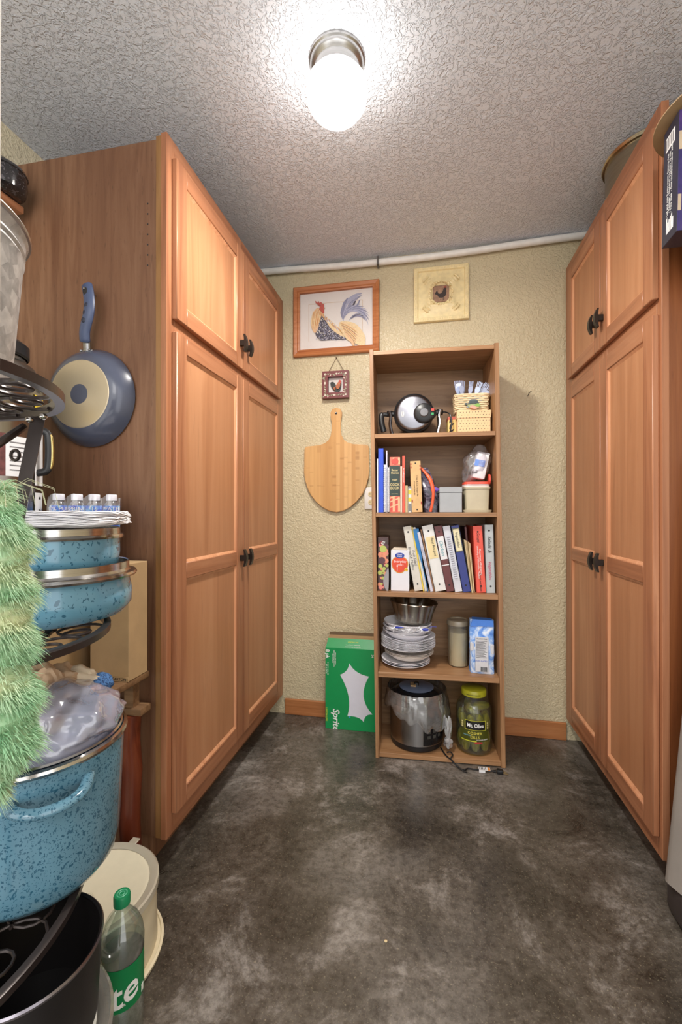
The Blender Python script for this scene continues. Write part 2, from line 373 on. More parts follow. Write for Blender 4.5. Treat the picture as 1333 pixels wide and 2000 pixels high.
m = MB(); m.tube([(-.251, -.012 + .021 * math.cos(a), -.006 + .0185 * math.sin(a)) for a in [k * PI / 6 - PI / 2 for k in range(7)]], .003, 6); m.box(-.256, -.246, -.02, .02, -.028, -.0235); m.box(-.256, -.246, -.0225, -.0185, -.028, .016); m.box(-.256, -.246, -.02, .028, .012, .016)
obj('strap', m, plain('grey_strap', (110, 108, 106), .4, .6), t)
# ================================================================ BACK WALL THINGS
def frame4(m, x0, x1, z0, z1, w, prof, mi=0):
    """mitred frame; prof = list of (inset 0..1, y)"""
    for (A, B, C, D) in (((x0, z0), (x1, z0), (x1 - w, z0 + w), (x0 + w, z0 + w)), ((x1, z0), (x1, z1), (x1 - w, z1 - w), (x1 - w, z0 + w)), ((x1, z1), (x0, z1), (x0 + w, z1 - w), (x1 - w, z1 - w)), ((x0, z1), (x0, z0), (x0 + w, z0 + w), (x0 + w, z1 - w))):
        P = []
        for s_, y in prof: P.append((m.b.verts.new((A[0] + (D[0] - A[0]) * s_, y, A[1] + (D[1] - A[1]) * s_)), m.b.verts.new((B[0] + (C[0] - B[0]) * s_, y, B[1] + (C[1] - B[1]) * s_))))
        for a, b in zip(P[:-1], P[1:]): m.b.faces.new((a[0], a[1], b[1], b[0])).material_index = mi
YW = YB - .002
t = thing('framed_picture', 'wood framed painting of a large tan and blue rooster', 'picture', (-.480, YW, 2.134))
m = MB(); frame4(m, -.234, .234, -.188, .188, .036, [(0, 0), (0, -.02), (.15, -.024), (.45, -.022), (.6, -.019), (.8, -.022), (.97, -.02), (1, -.006)]); obj('frame', m, wood('picture_frame_wood', (160, 92, 52), (188, 120, 74), (204, 140, 92), 'x', gs=40), t)
m = MB(); m.box(-.2, .2, -.005, 0, -.154, .154); obj('mat_board', m, plain('mat_board', (238, 232, 228), .6, var=.02), t, False)
PY = -.0056; Z = lambda a, b: ((a - 165) / 950 * .398 - .199, .151 - (b - (292 - (a - 165) * .105)) / 725 * .305)   # picture coordinates read off the print
cols = dict(g=(222, 160, 100), tan=(238, 196, 150), buff=(240, 214, 168), gold=(206, 166, 104), blue=(140, 142, 172), lblue=(176, 178, 204), dk=(70, 66, 84), red=(196, 84, 72), pale=(245, 238, 226), brn=(170, 122, 84))
names = list(cols); mats = [plain('print_' + k, cols[k], .6, var=.14, vs=120) for k in names]; ix = {k: i for i, k in enumerate(names)}
m = MB()
q = [Z(282, 412), Z(985, 345), Z(985, 905), Z(282, 890)]
for i in (0, 1, 3):
    a, b = q[i], q[(i + 1) % 4]; d = Vector((b[0] - a[0], b[1] - a[1])).normalized() * .0006; m.shape([(a[0] - d.y, a[1] + d.x), (b[0] - d.y, b[1] + d.x), (b[0] + d.y, b[1] - d.x), (a[0] + d.y, a[1] - d.x)], PY, ix['gold'])
yy = [PY - .0001]
def S2(pts, k, n=5): yy[0] -= .00012; m.shape(spline([Z(*p) for p in pts], n), yy[0], ix[k])
S2([(980, 262), (900, 268), (810, 320), (740, 400), (705, 480), (710, 560), (740, 610), (745, 560), (770, 450), (830, 360), (910, 300)], 'lblue')
S2([(735, 600), (700, 520), (720, 430), (745, 370), (800, 320), (760, 420), (745, 500)], 'blue')
for k in range(9): yy[0] -= .0001; x, z = Z(735 + k * 6, 600 - k * 12); m.shape(leaf(x, z, .10 + .005 * k, .011, 95 - k * 9, -75 - k * 5), yy[0], ix['blue' if k % 2 else 'lblue'])
for k in range(6): yy[0] -= .0001; x, z = Z(760 + k * 9, 520 - k * 24); m.shape(leaf(x, z, .085, .009, 70 - k * 4, -45), yy[0], ix['lblue' if k % 2 else 'blue'])
for k in range(4): yy[0] -= .0001; x, z = Z(820 + k * 20, 605 - k * 14); m.shape(leaf(x, z, .07, .006, 70 - k * 16, -95), yy[0], ix['dk' if k == 1 else 'blue'])
S2([(860, 405), (885, 365), (900, 370), (875, 415)], 'dk'); S2([(905, 425), (940, 355), (955, 350), (925, 430)], 'blue')
S2([(390, 460), (335, 530), (310, 640), (330, 740), (385, 790), (410, 700), (440, 600), (460, 520), (430, 470)], 'tan')
for k in range(12): yy[0] -= .00008; x, z = Z(345 + k * 8, 500 + (k % 3) * 14 - k * 2); m.shape(leaf(x, z, .085, .008, 255 + k * 3.2, 18), yy[0], ix['g' if k % 2 else 'buff'])
S2([(465, 545), (425, 650), (405, 745), (372, 790), (430, 870), (560, 865), (680, 855), (780, 845), (700, 780), (590, 700), (520, 600)], 'dk')
random.seed(8)
for k in range(420):
    a, b = random.uniform(385, 760), random.uniform(570, 862)
    if b > 540 + abs(a - 465) * (.95 if a > 465 else 2.6) and b < 868 - abs(a - 430) * .03:
        yy[0] -= .000004; x, z = Z(a, b); m.shape(leaf(x, z, random.uniform(.005, .009), .0028, random.uniform(200, 340), 0, 3), yy[0], ix['lblue' if k % 3 else 'pale'])
S2([(470, 525), (540, 590), (640, 670), (710, 740), (750, 820), (690, 800), (600, 740), (560, 700), (510, 620), (470, 570)], 'buff')
for k in range(22): yy[0] -= .00006; x, z = Z(470 + k * 10, 530 + k * 9.5); m.shape(leaf(x, z, .042, .006, 285 + k * 1.0 + (k % 3) * 6, 12), yy[0], ix[('g', 'gold', 'pale', 'lblue')[k % 4]])
S2([(690, 640), (780, 625), (890, 650), (965, 720), (1015, 800), (1025, 860), (1000, 935), (900, 905), (800, 865), (745, 800), (700, 720)], 'buff')
for k in range(16): yy[0] -= .00006; x, z = Z(700 + k * 5, 645 + k * 10); m.shape(leaf(x, z, .115 - .002 * k, .008, 338 - k * 1.8, -18), yy[0], ix[('tan', 'gold', 'buff', 'brn')[k % 4] if k < 12 else 'tan'])
S2([(430, 440), (380, 400), (375, 370), (400, 395), (415, 372), (430, 398), (450, 385), (465, 405), (490, 420), (488, 470), (492, 520), (470, 530), (450, 500), (425, 480)], 'red', 3)
S2([(488, 455), (505, 462), (488, 475)], 'gold', 3); S2([(432, 432), (440, 428), (446, 436), (438, 440)], 'dk', 3)
obj('rooster_painting', m, mats, t, False)
m = MB(); m.box(-.2, .2, -.0145, -.0135, -.154, .154); obj('glass', m, thin('picture_glass', (252, 252, 252), .01, .05, .04), t, False)

t = thing('embossed_picture', 'square cream embossed frame with tiny dark rooster picture', 'picture', (.069, YW, 2.217))
yel = plain('cream_yellow_enamel', (232, 214, 164), .36, var=.1, vs=40)
m = MB(); frame4(m, -.137, .137, -.14, .14, .097, [(0, 0), (0, -.014), (.03, -.018), (.2, -.018), (.24, -.011), (.55, -.012), (.72, -.021), (.85, -.022), (1, -.010)])
obj('frame', m, yel, t)
m = MB()
for k in range(22):
    u = -.126 + .012 * k
    for x, z in ((u, -.129), (u, .129), (-.126, u), (.126, u)): m.blob((x, -.018, z), (.0042, .003, .0042), k, 0, 1, 1)
for sx in (-1, 1):
    for sz in (-1, 1):
        for k in range(5):
            a = math.atan2(sz, sx); rr = .055 + .014 * k
            m.tube([(rr * math.cos(a + q) * 1.0, -.014 - .004 * math.sin(PI * (q + .35) / .7), rr * math.sin(a + q)) for q in (-.3 + .03 * k, -.15, 0, .15, .3 - .03 * k)], [.002, .005, .006, .005, .002], 6)
        for q in (-.16, 0, .16): m.tube([(.06 * math.cos(a + q), -.015, .06 * math.sin(a + q)), (.12 * math.cos(a + q * .7), -.015, .12 * math.sin(a + q * .7))], [.003, .001], 6)
for k in range(28):
    a = k * 2 * PI / 28; m.blob((.058 * math.cos(a), -.018, .058 * math.sin(a)), (.0085, .009, .0085), k, .4, 2, 1)
obj('ornament', m, yel, t, kind='stuff')
m = MB(); m.box(-.04, .04, -.0135, -.009, -.042, .04); m.shape(spline([(-.03, .0), (-.02, .015), (-.012, .0), (.005, .004), (.015, .028), (.024, .03), (.026, .015), (.024, -.01), (.008, -.022), (-.01, -.02), (-.018, -.008)], 4), -.0136, 1); m.shape(spline([(.014, .028), (.02, .036), (.027, .03), (.022, .026)], 3), -.0141, 2); m.shape([(-.002, -.02), (0, -.02), (-.002, -.036), (-.004, -.036)], -.0137, 1); m.shape([(.01, -.02), (.012, -.02), (.012, -.036), (.01, -.036)], -.0137, 1)
obj('rooster_picture', m, [plain('sepia_print', (150, 116, 92), .5, var=.3, vs=60), plain('rooster_dark', (48, 34, 30), .5, var=.3, vs=90), plain('rooster_comb', (150, 60, 46), .5)], t, False)

t = thing('hanging_shadow_box', 'small maroon shadow box with rooster, hung by a cord', 'picture', (-.478, YW, 1.781))
maroon = plain('maroon_paint', (112, 52, 54), .45, var=.15)
m = MB(); frame4(m, -.071, .071, -.072, .072, .03, [(0, 0), (0, -.03), (1, -.03), (1, -.004)]); obj('frame', m, maroon, t)
m = MB(); m.box(-.042, .042, -.004, -.001, -.043, .043); obj('backing', m, plain('pale_backing', (212, 204, 200), .6), t, False)
m = MB(); random.seed(3)
for k in range(40):
    s_, p = k // 10, (k % 10) / 9 * .112 - .056
    x, z = ((p, .056), (.056, -p), (-p, -.056), (-.056, p))[s_]
    if k % 5 == 0: m.prism([(x + .005 * math.cos(a), z + .005 * math.sin(a)) for a in [i * PI / 5 for i in range(10)]], -.0301, -.0307, 'xz', 0)
    else: m.prism(leaf(x - .004, z - .003, .012, .005, random.choice((35, 140, 210, 320)), 20, 4), -.0301, -.0305, 'xz', 1 if k % 3 else 0)
for s_ in range(4):
    P = [(.056 * math.cos(R(90) * s_) * 1 - .056 * math.sin(R(90) * s_) * q, .056 * math.sin(R(90) * s_) + .056 * math.cos(R(90) * s_) * q + .0) for q in (-1, -.6, -.2, .2, .6, 1)]
    m.tube([(x + .003 * (-1) ** i, -.0302, z + .003 * (-1) ** i) for i, (x, z) in enumerate(P)], .0009, 5, 1)
obj('painted_vine', m, [plain('vine_white', (222, 208, 196), .6), plain('vine_sage', (160, 168, 140), .6)], t, False)
m = MB(); W2 = lambda a, b: ((a - 640) / 335 * .142, -(b - 1465) / 340 * .144)
def S3(p, k, d): m.prism(spline([W2(*q) for q in p], 4), -.006 - d, -.012 - d, 'xz', k)
S3([(568, 1430), (600, 1420), (632, 1450), (635, 1490), (615, 1525), (590, 1500), (575, 1470)], 0, 0); S3([(605, 1500), (640, 1480), (665, 1440), (690, 1420), (708, 1440), (702, 1500), (680, 1545), (640, 1550), (615, 1525)], 0, .001); S3([(640, 1480), (665, 1440), (680, 1425), (700, 1440), (690, 1500), (660, 1520), (645, 1500)], 1, .007); S3([(678, 1425), (683, 1405), (695, 1410), (708, 1415), (710, 1435), (700, 1450), (690, 1440)], 2, .008); S3([(608, 1500), (625, 1490), (640, 1500), (625, 1530)], 1, .007)
m.prism([W2(648, 1548), W2(656, 1548), W2(652, 1575), W2(640, 1575)], -.008, -.010, 'xz', 1)
obj('rooster_figure', m, [plain('feather_black', (38, 42, 40), .5, var=.3), plain('feather_rust', (168, 96, 60), .5, var=.3, vs=90), plain('comb_red', (180, 62, 50), .5)], t, False)
m = MB(); m.tube([(-.04, -.015, .071), (0, -.004, .149), (.045, -.015, .071)], .0016, 6); m.tube([(0, 0, .149), (0, -.008, .150)], .003, 8); obj('cord', m, plain('jute_cord', (86, 66, 46), .8), t)

t = thing('pizza_peel', 'bamboo pizza peel board with short handle hanging on wall', 'board', (-.476, YW, 1.38))
L = [(0, .28), (-.022, .273), (-.031, .255), (-.03, .235), (-.024, .2), (-.022, .16), (-.027, .13), (-.04, .105), (-.06, .09), (-.09, .083), (-.16, .078), (-.172, .072), (-.176, .06), (-.177, -.06), (-.172, -.1), (-.16, -.145), (-.14, -.185), (-.11, -.22), (-.08, -.248), (-.04, -.27), (0, -.278)]
poly = L + [(-x, z) for x, z in L[-2:0:-1]]
m = MB(); m.prism(poly, -.004, -.018, 'xz')
es = [e for e in m.b.edges if abs(e.verts[0].co.y + .018) < 1e-5 and abs(e.verts[1].co.y + .018) < 1e-5]
bmesh.ops.bevel(m.b, geom=es, offset=.003, segments=2, affect='EDGES')
def m_bamboo():
    t_ = NT('bamboo_strips'); c = t_.n('ShaderNodeTexCoord'); s_ = t_.n('ShaderNodeSeparateXYZ'); t_.l(c.outputs['Object'], s_.inputs[0])
    mu = t_.n('ShaderNodeMath', operation='MULTIPLY'); mu.inputs[1].default_value = 48; t_.l(s_.outputs[0], mu.inputs[0]); fl = t_.n('ShaderNodeMath', operation='FLOOR'); t_.l(mu.outputs[0], fl.inputs[0])
    wn = t_.n('ShaderNodeTexWhiteNoise', noise_dimensions='1D'); t_.l(fl.outputs[0], wn.inputs['W'])
    col = t_.ramp(wn.outputs['Value'], [(0, lin((198, 150, 92))), (1, lin((222, 178, 120)))])
    g = t_.noise(t_.coord((90, 90, 3)), 1, 4); col = t_.mix(t_.ramp(g, [(.4, (0, 0, 0, 1)), (.7, (.35,) * 3 + (1,))]), col, lin((176, 128, 76)))
    cb = t_.n('ShaderNodeCombineXYZ'); t_.l(fl.outputs[0], cb.inputs[0]); m2 = t_.n('ShaderNodeMath', operation='MULTIPLY'); m2.inputs[1].default_value = 24; t_.l(s_.outputs[2], m2.inputs[0]); t_.l(m2.outputs[0], cb.inputs[2])
    kn = t_.noise(cb.outputs[0], 1.7, 0); col = t_.mix(t_.ramp(kn, [(.70, (0, 0, 0, 1)), (.80, (.45,) * 3 + (1,))]), col, lin((150, 102, 56)))
    t_.base(col); t_.pr(.42, 0, .4); return t_.m
obj('board', m, m_bamboo(), t)
m = MB(); m.tube([(0, -.019, .25), (0, -.0178, .25)], .0065, 14); m.tube([(0, -.021, .253), (0, -.002, .253)], .002, 8, 1); obj('hanging_hole', m, [INK, STEEL], t)
t = thing('outlet_cover', 'white wall outlet half hidden by the bookcase', 'outlet', (-.29, YW, 1.177))
m = MB(); m.box(-.036, .036, -.006, 0, -.058, .058, 0, .003, 2); obj('cover_plate', m, plain('outlet_white', (232, 230, 226), .35), t)
for dz in (-.021, .021):
    m = MB(); m.lathe([(0, -.0085), (.0155, -.0085), (.0165, -.006)], seg=20); m.each(lambda v: Vector((v.x, v.z, v.y * .9 + dz)))
    for dx in (-.006, .006): m.box(dx - .001, dx + .001, -.0091, -.0084, dz - .003, dz + .005, 1)
    obj('socket', m, [plain('outlet_ivory', (226, 208, 160), .4), INK], t)
m = MB(); m.tube([(0, 0, .004), (0, -.022, .004), (.002, -.026, .012), (.014, -.024, .022)], .0018, 6); o = obj('wall_hook', m, DKMETAL); o.location = (.485, YB, 1.672); tag(o, 'small bare hook screwed into back wall right of bookcase', 'hook')
# ================================================================ BOOKCASE
BA = R(3.05); BW, BD, BH = .5605, .285, 1.836; SHR = .0150
def bk(x, y, z=0):
    return Vector((-.2282 + x * math.cos(BA) - y * math.sin(BA), 1.942 + x * math.sin(BA) + y * math.cos(BA), z))
t = thing('bookcase', 'tall oak laminate bookcase with five crowded shelves', 'bookcase', bk(0, 0), BA)
def bpart(name, x0, x1, y0, y1, z0, z1, mat, bev=.0008):
    m = MB(); m.box(x0, x1, y0, y1, z0, z1, 0, bev); m.each(lambda v: Vector((v.x - SHR * v.z, v.y, v.z))); return obj(name, m, mat, t, False)
bpart('side_panel', 0, .017, 0, BD, 0, BH, oak('z')); bpart('side_panel', BW - .019, BW, 0, BD, 0, BH, oak('z'))
for nm, z0, z1, yy0 in (('top', 1.811, 1.829, .002), ('shelf', 1.436, 1.455, .004), ('shelf', 1.082, 1.101, .004), ('shelf', .724, .7445, .004), ('shelf', .362, .3845, .004), ('shelf', .004, .0235, .004)):
    bpart(nm, .0172, BW - .0192, yy0, BD - .01, z0, z1, oak('x'))
bpart('back_panel', .004, BW - .004, BD - .008, BD - .002, .004, 1.825, oakback())
Z1, Z2, Z3, Z4, Z5 = 1.455, 1.101, .7445, .3845, .0235
def bthing(name, label, cat, x, y, z, group=None, tilt=0, yaw=0):
    return thing(name, label, cat, bk(x, y, z + .0004), 0, group, (0, R(tilt), BA + R(yaw)))
# --- top shelf: waffle maker
t = bthing('waffle_maker', 'round silver rotating waffle maker with black control knob on top shelf', 'waffle maker', .172, .135, Z1)
sil = brushed('waffle_silver', (150, 150, 158), .3, 'z', 160, .15)
def facing(m, cx, cy, cz): m.each(lambda v: Vector((v.x + cx, -v.z + cy, v.y + cz)))
m = MB(); m.lathe([(0, .04), (.07, .039), (.081, .034), (.084, .03)], seg=48); facing(m, 0, 0, .112); obj('lid', m, sil, t)
m = MB(); m.lathe([(.084, .029), (.092, .024), (.093, .004), (.089, 0), (.093, -.004), (.092, -.024), (.084, -.034), (0, -.036)], seg=48); m.lathe([(.084, .03), (.084, .024)], seg=48); facing(m, 0, 0, .112); obj('body', m, BLACKP, t)
m = MB(); m.lathe([(0, .06), (.038, .059), (.045, .054), (.048, .036)], seg=36, wob=lambda a, r, z: (r * (1 + .22 * max(0, math.cos(a)) ** 8), z)); facing(m, .046, 0, .106); k = obj('control_knob_panel', m, BLACKP, t)
m = MB(); m.lathe([(0, .069), (.017, .068), (.02, .064), (.021, .058)], seg=28); facing(m, .046, 0, .106); obj('dial', m, plain('dial_grey', (118, 118, 122), .45, .2), k)
m = MB(); m.box(.078, .092, -.0606, -.059, .112, .124); m.box(.079, .09, -.0606, -.059, .094, .104, 1); obj('indicator', m, [plain('lamp_red', (200, 60, 44), .4), plain('lamp_green', (40, 150, 84), .4)], k)
m = MB(); m.tube([(-.051 + .006 * math.cos(a), -.0404, .106 + .0125 * math.sin(a)) for a in [i * PI / 10 for i in range(20)]], .0012, 6, closed=True); m.tube([(-.051 + .003 * math.cos(a), -.0404, .106 + .0075 * math.sin(a)) for a in [i * PI / 8 for i in range(16)]], .001, 5, closed=True); obj('emblem', m, WINK, t)
for sx, x in ((-1, -.112), (1, .122)):
    for dy in (-.03, .03):
        m = MB(); m.tube(spline([(x + sx * .003, dy * .35, .125), (x - sx * .004, dy * .6, .1), (x - sx * .002 * 1, dy, .06), (x + (.012 if sx < 0 else -.012), dy * 1.3, .012), (x + (.014 if sx < 0 else -.014), dy * 1.35, .0085)], 4, False), .0075, 8); obj('leg', m, brushed('waffle_chrome', (170, 170, 176), .2), t)
    m = MB(); m.tube([(x, 0, .118), (x - sx * .022, 0, .116), (x - sx * .024, 0, .114)], .013, 12); m.lathe([(0, -.014), (.014, -.012), (.016, 0), (.014, .012), (0, .014)], (x, 0, .118), 14); obj('pivot', m, BLACKP, t)
m = MB(); m.tube(spline([(-.118, 0, .113), (-.138, -.004, .115), (-.152, -.006, .108), (-.150, -.01, .07), (-.140, -.012, .03)], 5, False), [.008] * 8 + [.0105] * 13, 10, flat=1.3); obj('handle', m, BLACKP, t)
m = MB(); m.tube(spline([(.128, 0, .118), (.145, -.005, .117), (.165, -.03, .1), (.172, -.035, .06), (.166, -.03, .02), (.15, -.0, .004), (.13, .06, .004)], 5, False), .0032, 6); obj('power_cord', m, BLACKP, t)
m = MB(); m.box(-.10, .11, -.045, .045, .0, .009, 0, .003); obj('base', m, BLACKP, t)
# spice box, dotted box, basket, forks
t = bthing('spice_box', 'small yellow and red patterned box behind waffle maker cord', 'box', .349, .15, Z1)
m = MB(); m.box(-.019, .021, -.03, .05, 0, .092, 0, .001); m.box(-.0195, .0215, -.0305, .05, .078, .092, 1)
for k in range(4): m.shape(leaf(-.012, .02 + k * .014, .026, .008, 25 + 40 * (k % 2), 20), -.0302, 2)
obj('carton', m, [plain('spice_yellow', (216, 186, 116), .6), plain('spice_red', (186, 92, 74), .6), INK], t, False)
t = bthing('dotted_box', 'peach recipe box with small dark dots under the woven basket', 'box', .437, .055, Z1)
pk = plain('peach_card', (226, 190, 146), .7, var=.03)
m = MB(); m.box(-.071, .071, 0, .115, 0, .072); obj('box', m, pk, t, False)
m = MB(); m.box(-.0735, .0735, -.002, .117, .07, .103, 0, .0008); lid = obj('lid', m, pk, t, False)
m = MB()
for r_ in range(8):
    for c_ in range(11):
        x, z = -.066 + c_ * .0132 + (.0066 if r_ % 2 else 0), .008 + r_ * .0125
        if x < .07: yq = -.0001 if z < .069 else -.0021; m.prism([(x, z - .0022), (x + .0022, z), (x, z + .0022), (x - .0022, z)], yq, yq - .0002)
obj('dot_print', m, INK, t, False, kind='stuff')
t = bthing('fish_basket', 'cream woven basket with painted fish ornament on front', 'basket', .432, .118, Z1 + .1032)
m = MB(); wick = plain('cream_wicker', (228, 206, 168), .7, var=.1)
bw, bd_, bh = .07, .045, .075
def rr(a, w_, d_): 
    c_, s_ = math.cos(a), math.sin(a); k_ = (abs(c_) ** 6 + abs(s_) ** 6) ** (-1 / 6); return w_ * c_ * k_, d_ * s_ * k_
for L_ in range(8):
    z = .005 + L_ * .0093; fl = 1 + .06 * L_ / 8
    m.tube([(lambda p, q: (p[0] * (1 + q), p[1] * (1 + q), z))(rr(2 * PI * i / 56, bw * fl, bd_ * fl), .03 * (-1) ** (i // 2 + L_)) for i in range(56)], .0042, 6, closed=True)
m.tube([(*rr(2 * PI * i / 40, bw * 1.09, bd_ * 1.09), bh + .001) for i in range(40)], .005, 6, closed=True)
m.prism([rr(2 * PI * i / 32, bw * .94, bd_ * .94) for i in range(32)], 0, .004, 'xy'); obj('weave', m, wick, t)
m = MB(); F = lambda a, b: ((a - 905) / 1333 * .46, (640 - b) / 1333 * .46 * .98)
def fp(p, d0, d1, k): m.prism(spline([F(*q) for q in p], 4), d0, d1, 'xz', k)
fp([(840, 560), (870, 520), (920, 500), (970, 530), (1000, 565), (990, 600), (940, 620), (890, 605), (855, 590)], -.048, -.060, 0)
fp([(845, 555), (870, 515), (920, 498), (965, 525), (985, 548), (940, 548), (890, 545)], -.048, -.0625, 1); fp([(930, 575), (960, 545), (995, 560), (998, 580), (960, 595)], -.048, -.0628, 2); fp([(870, 590), (900, 570), (960, 596), (990, 595), (940, 620), (890, 607)], -.048, -.0635, 3)
fp([(855, 555), (820, 530), (808, 552), (840, 560)], -.048, -.058, 1); fp([(860, 580), (835, 575), (830, 598), (865, 592)], -.048, -.058, 4); fp([(865, 520), (885, 490), (950, 492), (965, 520)], -.05, -.060, 1)
for k in range(14): x, z = F(870 + (k % 7) * 15, 522 + (k // 7) * 18); m.prism([(x, z), (x + .003, z + .002), (x + .003, z - .003)], -.0624, -.0632, 'xz', 5)
o = obj('fish_ornament', m, [plain('fish_green', (150, 160, 112), .35), plain('fish_dark', (70, 82, 84), .35), plain('fish_lime', (124, 168, 70), .35), plain('fish_pink', (214, 150, 128), .35), plain('fish_grey', (130, 136, 140), .35), INK], t)
forkm = thin('clear_blue_plastic', (214, 226, 246), .75, .25, .1, (196, 210, 240))
def fork():
    m = MB()
    for k in range(4): m.box(-.0105 + k * .006, -.0075 + k * .006, -.001, .001, .085, .115)
    m.prism([(-.0105, .09), (.0105, .09), (.0115, .075), (.006, .055), (.004, 0), (-.004, 0), (-.006, .055), (-.0115, .075)], -.0012, .0012); return m
f0 = thing('plastic_fork', 'clear blue plastic fork standing in woven basket', 'fork', (0, 0, 0), 0, 'plastic forks in the basket'); obj('fork_body', fork(), forkm, f0, False)
random.seed(12); spots = [(-.052, 0, -9), (-.047, .008, -6), (-.042, -.006, -3), (-.038, .012, 1), (-.012, .0, 6), (-.004, .012, 10), (.002, -.008, 18), (.008, .006, 25), (.014, -.004, 32), (.02, .012, 38), (.01, .02, 3)]
for i, (dx, dy, a) in enumerate(spots):
    p = bk(.435 + dx, .118 + dy, Z1 + .136 + random.uniform(.0, .014)); ro = (R(random.uniform(-8, 4)), R(a), BA + R(random.uniform(-60, 60)) if a < 15 else BA)
    if i == 0: f0.location = p; f0.rotation_euler = ro
    else: dup(f0, p, ro)
# --- second shelf
def book(name, label, cat, x, y, z, wdt, dep, hgt, cover, pages=None, tilt=0, group=None, spiral=False, bind=True, yaw=0):
    t = bthing(name, label, cat, x, y, z, group, tilt, yaw); c = .0018 if wdt > .012 else .0008; m = MB()
    if bind: m.box(0, c, 0, dep, 0, hgt); m.box(wdt - c, wdt, 0, dep, 0, hgt); m.box(0, wdt, 0, c * 1.4, 0, hgt, 0, .0006)
    else: m.box(0, c, 0, dep, 0, hgt); m.box(wdt - c, wdt, 0, dep, 0, hgt)
    obj('cover', m, cover, t, False)
    if pages:
        m = MB(); m.box(c + .0002, wdt - c - .0002, c * 1.5, dep - .003, .003, hgt - .004); obj('pages', m, pages, t, False)
    if spiral:
        m = MB()
        for k in range(int(hgt / .009)): m.tube([(wdt / 2 + (wdt * .5 + .001) * math.cos(a), -.002 + .006 * math.sin(a), .006 + k * .009) for a in [i * PI / 4 for i in range(8)]], .0011, 5, closed=True)
        obj('spiral_binding', m, plain('spiral_white', (226, 226, 232), .4), t, kind='stuff')
    return t
book('thin_booklet', 'thin white booklet at far left of second shelf', 'book', .004, .03, Z2, .006, .2, .245, PAPER, PAPER)
t = book('blue_binder', 'tall bright blue binder at left end of second shelf', 'binder', .0108, .03, Z2, .023, .22, .292, plain('bright_blue', (34, 76, 206), .4), PAPER)
book('spiral_cookbook', 'spiral bound booklet touching the bright blue binder', 'book', .0352, .035, Z2, .0095, .18, .222, plain('spiral_pale', (212, 212, 222), .5), PAPER, spiral=True, bind=False)
book('tall_booklet', 'tall pale lavender booklet between two spiral notebooks', 'book', .0452, .045, Z2, .006, .2, .284, plain('lavender_white', (200, 200, 214), .5), PAPER)
book('spiral_cookbook', 'second spiral notebook, left of plaid red cookbook', 'book', .0525, .035, Z2, .0085, .17, .21, plain('spiral_grey', (196, 198, 206), .5), PAPER, spiral=True, bind=False)
t = book('cookbook', 'thick red plaid cookbook with dark green spine band', 'book', .0622, .035, Z2, .047, .19, .252, plain('plaid_coral', (214, 110, 92), .5, var=.1), PAPER)
m = MB(); m.box(.0004, .0466, -.0012, 0, .075, .213)
obj('spine_band', m, plain('spine_green', (34, 52, 46), .45), t, False)
m = MB()
for k in range(4):
    for (z0, z1) in ((.004, .07), (.218, .25)):
        x = .003 + k * .012
        if (z1 - z0) > .04 or k % 2: m.shape([(x, z0), (x + .008, z0), (x + .003 + .004, z1), (x - .001, z1)], 0, k % 2)
for z in (.02, .045, .062): m.shape([(.001, z), (.046, z + .018), (.046, z + .024), (.001, z + .006)], -.0005, 1)
m.shape([(.012 + .018 * math.cos(a) * .9 + .012, .232 + .014 * math.sin(a)) for a in [i * PI / 9 for i in range(18)]], -.001, 0)
obj('plaid_print', m, [plain('plaid_red', (196, 74, 64), .5), plain('plaid_tan', (226, 180, 140), .5)], t, False, kind='stuff')
gold = plain('gilt_letter', (226, 206, 148), .45)
for s_, z, sz in (('Better\nHomes', .186, .0145), ('NEW', .148, .0125), ('COOK\nBOOK', .118, .0175)): text(s_, sz, gold, t, (.0235, -.0014, z), xs=.82)
text('limited edition', .005, gold, t, (.0235, -.0014, .085))
book('thin_booklet', 'thin cream booklet between plaid cookbook and red paperback', 'book', .110, .04, Z2, .008, .17, .21, plain('cream_card', (222, 208, 188), .6), PAPER)
t = book('red_paperback', 'slim tall orange red paperback right of plaid cookbook', 'book', .1188, .035, Z2, .0125, .18, .257, plain('orange_red', (216, 84, 62), .45), PAPER)
text('the cooking school', .0085, WINK, t, (.0062, -.0004, .17), (90, 90, 0))
book('tan_paperback', 'short tan paperback right of orange red paperback', 'book', .1325, .035, Z2, .011, .15, .122, plain('tan_book', (190, 168, 128), .6), PAPER)
t = book('striped_booklet', 'short white booklet with yellow stickers on its spine', 'book', .1452, .035, Z2, .015, .15, .118, plain('white_book', (216, 212, 204), .55), PAPER)
m = MB()
for z in (.05, .083): m.box(.0005, .0145, -.0008, 0, z, z + .018)
m.box(.001, .014, -.0008, 0, .108, .117, 1); m.box(.002, .013, -.0008, 0, .006, .04, 1)
obj('sticker', m, [plain('sticker_yellow', (232, 190, 56), .5), plain('sticker_grey', (120, 120, 120), .5)], t, False)
t = bthing('tan_recipe_box', 'tall narrow tan carton with red marks and hole', 'box', .1625, .035, Z2, None, -2.2)
m = MB(); m.box(0, .047, 0, .2, 0, .232, 0, .0012); obj('carton', m, plain('tan_carton', (206, 170, 120), .7, var=.08), t, False)
m = MB()
for z in (.222, .012): m.tube([(.0235, -.0006, z), (.0235, .001, z)], .0035, 12)
obj('punched_hole', m, INK, t)
m = MB()
for z in (.2, .05, .045, .215): m.box(.001, .006, -.0006, 0, z, z + .008); m.box(.041, .046, -.0006, 0, z - .01, z - .002)
obj('red_mark', m, plain('mark_red', (170, 60, 52), .6), t, False)
text('Crisp & Co. recipe file', .0105, plain('brown_ink', (96, 66, 44), .6), t, (.028, -.0006, .12), (90, 90, 0)); text('all purpose, keep dry', .0075, plain('brown_ink', (96, 66, 44), .6), t, (.016, -.0006, .11), (90, 90, 0))
